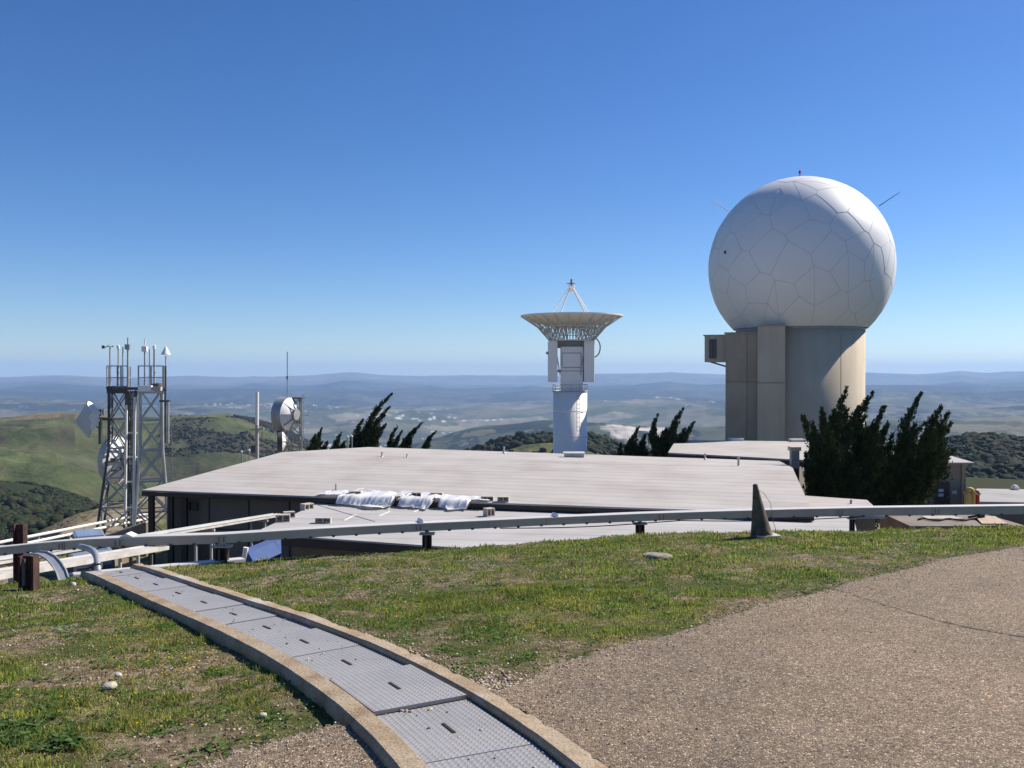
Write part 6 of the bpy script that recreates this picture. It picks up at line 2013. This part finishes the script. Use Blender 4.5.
sheet([(329, 493, 334, 497), (335, 490, 338, 498), (345, 490.5, 345, 497), (352, 493, 353, 497)], 30, 14, 3, 'small scrap of crumpled white plastic at the left end of the sheeting', .05)
sheet([(358, 491, 362, 501), (366, 490, 369, 507), (376, 491, 378, 510), (386, 492, 389, 508.5), (396, 494, 399, 507), (404, 492.5, 406, 504), (412, 494, 412, 500)], 70, 26, 5, 'largest crumpled white plastic sheet hanging off the long roof edge onto the low roof', .09)
sheet([(410, 495, 410, 500), (420, 493, 426, 506), (431, 495, 438, 507), (438, 496, 444, 504), (442, 497, 446, 500)], 40, 22, 8, 'middle crumpled white plastic sheet between the two larger lobes', .07)
sheet([(444, 496, 446, 500), (453, 496.5, 456, 503), (464, 498, 466, 504.5), (474, 497.5, 475, 502), (484, 498, 484, 500.5), (494, 499.3, 494, 501)], 50, 22, 9, 'long right hand lobe of crumpled white plastic on the long roof edge', .06)
b = MB()
# thin mast at the corner
p = PZ(336, 499, ZL); b.tube([p, p + UP * .65], .04, 8)
o = b.build('roof_peg', 'pale_steel', loc=p); tag(o, 'short pale peg at the left end of the white sheeting', 'peg')

# ================================================================== CONE
q = G(763, 536.5); s_ = q.y / F; zg_ = gz(q.x, q.y) + .01
t = thing('traffic_cone', Vector((q.x, q.y, zg_)), 'weathered dark brown cone leaning left in the grass in front of the duct', 'cone')
ax = Vector((-.13, 0, 1)).normalized(); Hc = 51.5 * s_
b = MB(); b.lathe(Vector((q.x - .02, q.y, zg_ + .012)), [(.155, -.01), (.145, .02), (.105, Hc * .33), (.066, Hc * .66), (.034, Hc * .96), (.034, Hc * .985), (.022, Hc), (.002, Hc * .99)], 32, axis=ax); b.build('cone_body', 'cone', t, smooth=True)
b = MB(); b.box(Vector((q.x + .03, q.y, zg_ + .012)), (.34, .30, .025), rz=.15, rx=.0); b.build('base_plate', 'block', t, bevel=.006)
b = MB(); tp = Vector((q.x - .02, q.y, zg_)) + ax * Hc
b.tube([tp + Vector((.02, -.02, -.06)), tp + Vector((.10, -.05, -.10)), tp + Vector((.20, -.06, -.25)), tp + Vector((.21, -.08, -.45)), tp + Vector((.27, -.08, -.62))], .0035, 5); b.build('wire', 'dark_steel', t)

# ================================================================== SLAB AND DEBRIS AT THE RIGHT BEYOND THE DUCT
SD = 38.0; zt = P(950, 519.5, SD).z
def S(px, D): return P(px, 519.5, D).x
t = thing('concrete_slab', Vector((S(952, SD), SD, zt - .4)), 'low tan concrete slab on the ground behind the right end of the duct', 'slab')
pl = [Vector((S(893, SD), PZ(893, 526, zt).y, zt)), Vector((S(1004, SD), PZ(1004, 526, zt).y, zt)), Vector((S(1004, SD), PZ(1004, 512, zt).y, zt)), Vector((S(900, SD), PZ(900, 512, zt).y, zt))]
b = MB(); b.prism(pl, .9); b.build('slab', 'slab', t)
for x0_, x1_, y0_, y1_, m_, nm, lab, dz_ in ((984, 1003, 523.5, 516, 'ply', 'plywood_sheet', 'pale plywood sheet at the right end of the concrete slab', .05), (930, 960, 518.5, 516, 'roof_board', 'board', 'pale board lying on the concrete slab', .02)):
    if m_ == 'roof_board': m_ = 'block'
    p = [PZ(x0_ - 2, y0_, zt + .05), PZ(x1_ + 5, y0_, zt + .05), PZ(x1_ - 8, y1_, zt + .05 + dz_), PZ(x0_ - 9, y1_, zt + .05 + dz_)]
    tt = thing(nm, p[0] - UP * .03, lab, 'board'); b = MB(); b.prism(p, .04); b.build('sheet', m_, tt)
b = MB(); pts = [PZ(x_, 519.5 + 1.0 * math.sin(x_ * .25), zt + .05) for x_ in range(918, 984, 4)]
b.tube(pts, .035, 6); o = b.build('loose_hose', 'rubber', loc=pts[0], smooth=True); tag(o, 'black hose lying along the concrete slab behind the duct', 'hose')
p = PZ(981, 519.5, zt); b = MB(); b.box(p + UP * .14, (.22, .2, .28), rz=.3); b.tube([p + UP * .2, p + Vector((-.5, .1, .08))], .05, 6)
o = b.build('rusty_valve', 'rust', loc=p); tag(o, 'small rusty valve at the end of the black hose', 'valve')
rn2 = np.random.default_rng(77)
k0 = [(rn2.uniform(864, 906), rn2.uniform(31, 35)) for _ in range(150)]
x_ = np.array([P(a_, 520, d_).x for a_, d_ in k0]); y_ = np.array([d_ for _, d_ in k0])
o = stones('rubble', x_, y_, rn2.uniform(.06, .22, 150), [(.30, .30, .31), (.42, .41, .40), (.18, .18, .19), (.5, .5, .5)], 'heap of grey rubble behind the duct right of the thin post', 6, lift=.5, zf=lambda a, b: ground_z(a, b))
p = P(1021, 517.5, 36); zz = gz(p.x, 36)
t = thing('rusty_drum', Vector((p.x, 36, zz)), 'rusty brown drum lying in the grass at the right edge', 'drum')
b = MB(); b.lathe(Vector((p.x, 36, zz + .22)), [(.01, -.42), (.27, -.42), (.27, -.15), (.285, -.14), (.285, -.11), (.27, -.10), (.27, .42), (.01, .42)], 20, axis=(1, .2, 0)); b.build('drum_body', 'rust', t)

# ================================================================== PARKED CAR
cx_, cyD = P(90, 540, 42).x, 42.0
zc_ = gz(cx_, cyD)
cr = thing('parked_car', Vector((cx_, cyD, zc_)), 'pale blue grey car parked on the dirt below the lattice towers', 'car')
rzc = math.radians(-60)
def cw(x, y, z):   # car space: x forward, y left
    ca, sa = math.cos(rzc + math.pi / 180 * 0), math.sin(rzc)
    return Vector((cx_ + x * ca - y * sa, cyD + x * sa + y * ca, zc_ + z))
def loft(sections, b):
    """sections: list of (x, [(y,z)...]) closed outlines with the same count"""
    n = len(sections[0][1]); vs = []
    for x, o_ in sections: vs += [cw(x, y, z) for y, z in o_]
    fs = [tuple(range(n)), tuple(reversed(range((len(sections) - 1) * n, len(sections) * n)))]
    for i in range(len(sections) - 1):
        for k in range(n): fs.append((i * n + k, (i + 1) * n + k, (i + 1) * n + (k + 1) % n, i * n + (k + 1) % n))
    b.add(vs, fs)
def ol(w, z0, z1, sh=.06): return [(-w + .05, z0), (-w, z0 + .12), (-w, z1 - sh * 1.6), (-w + sh, z1 - .01), (0, z1 + .02), (w - sh, z1 - .01), (w, z1 - sh * 1.6), (w, z0 + .12), (w - .05, z0)]
b = MB(); loft([(2.25, ol(.72, .30, .62)), (2.15, ol(.84, .24, .80)), (1.2, ol(.88, .22, .98)), (.85, ol(.89, .22, 1.02)), (-1.4, ol(.89, .22, 1.02)), (-2.0, ol(.88, .24, 1.0)), (-2.25, ol(.80, .34, .85))], b); b.build('body', 'car_paint', cr, smooth=False, bevel=0)
def ol2(wb, wt, z0, z1): return [(-wb, z0), (-wt, z1 - .06), (-wt + .08, z1), (0, z1 + .03), (wt - .08, z1), (wt, z1 - .06), (wb, z0)]
b = MB(); loft([(.95, ol2(.80, .78, 1.0, 1.04)), (.15, ol2(.82, .64, 1.0, 1.62)), (-1.4, ol2(.82, .64, 1.0, 1.64)), (-2.0, ol2(.80, .70, 1.0, 1.12))], b); cab = b.build('cabin', 'car_paint', cr)
b = MB(); b.add([cw(.90, -.70, 1.10), cw(.90, .70, 1.10), cw(.22, .58, 1.58), cw(.22, -.58, 1.58)], [(0, 1, 2, 3)]); MT['windscreen'] = M_plain('windscreen', (.10, .13, .18), .05, .0, var=.05, bmp=0); 
for v in range(len(b.v)): b.v[v] = tuple(Vector(b.v[v]) + (cw(1, 0, .8) - cw(0, 0, 0)) * .025)
b.build('windscreen', 'windscreen', cr)
for sgn in (-1, 1):
    for x0, x1 in ((.55, -.35), (-.45, -1.45)):
        xt0 = x0 - .38 if x0 > 0 else x0
        b = MB(); b.add([cw(x0, sgn * .83, 1.06), cw(x1, sgn * .83, 1.06), cw(x1, sgn * .69, 1.52), cw(xt0, sgn * .69, 1.52)], [(0, 1, 2, 3)])
        b.build('side_window', 'glass_dark', cr)
    for x_ in (1.4, -1.35):
        c_ = cw(x_, sgn * .80, .33); axl = (cw(0, sgn, 0) - cw(0, 0, 0)).normalized()
        b = MB(); b.lathe(c_, [(.20, -.11), (.32, -.11), (.33, -.05), (.33, .08), (.31, .11), (.20, .11)], 28, axis=axl); wh = b.build('wheel', 'rubber', cr)
        b = MB(); b.lathe(c_, [(.01, .09), (.10, .10), (.20, .07), (.20, -.05)], 20, axis=axl); b.build('rim', 'steel', wh)
    b = MB(); b.box(cw(2.2, sgn * .58, .66), (.10, .30, .14), rz=rzc); b.build('headlight', 'chrome', cr)
b = MB(); b.box(cw(2.26, 0, .42), (.10, 1.4, .18), rz=rzc); b.build('bumper', 'dark_steel', cr)
print('DONE')
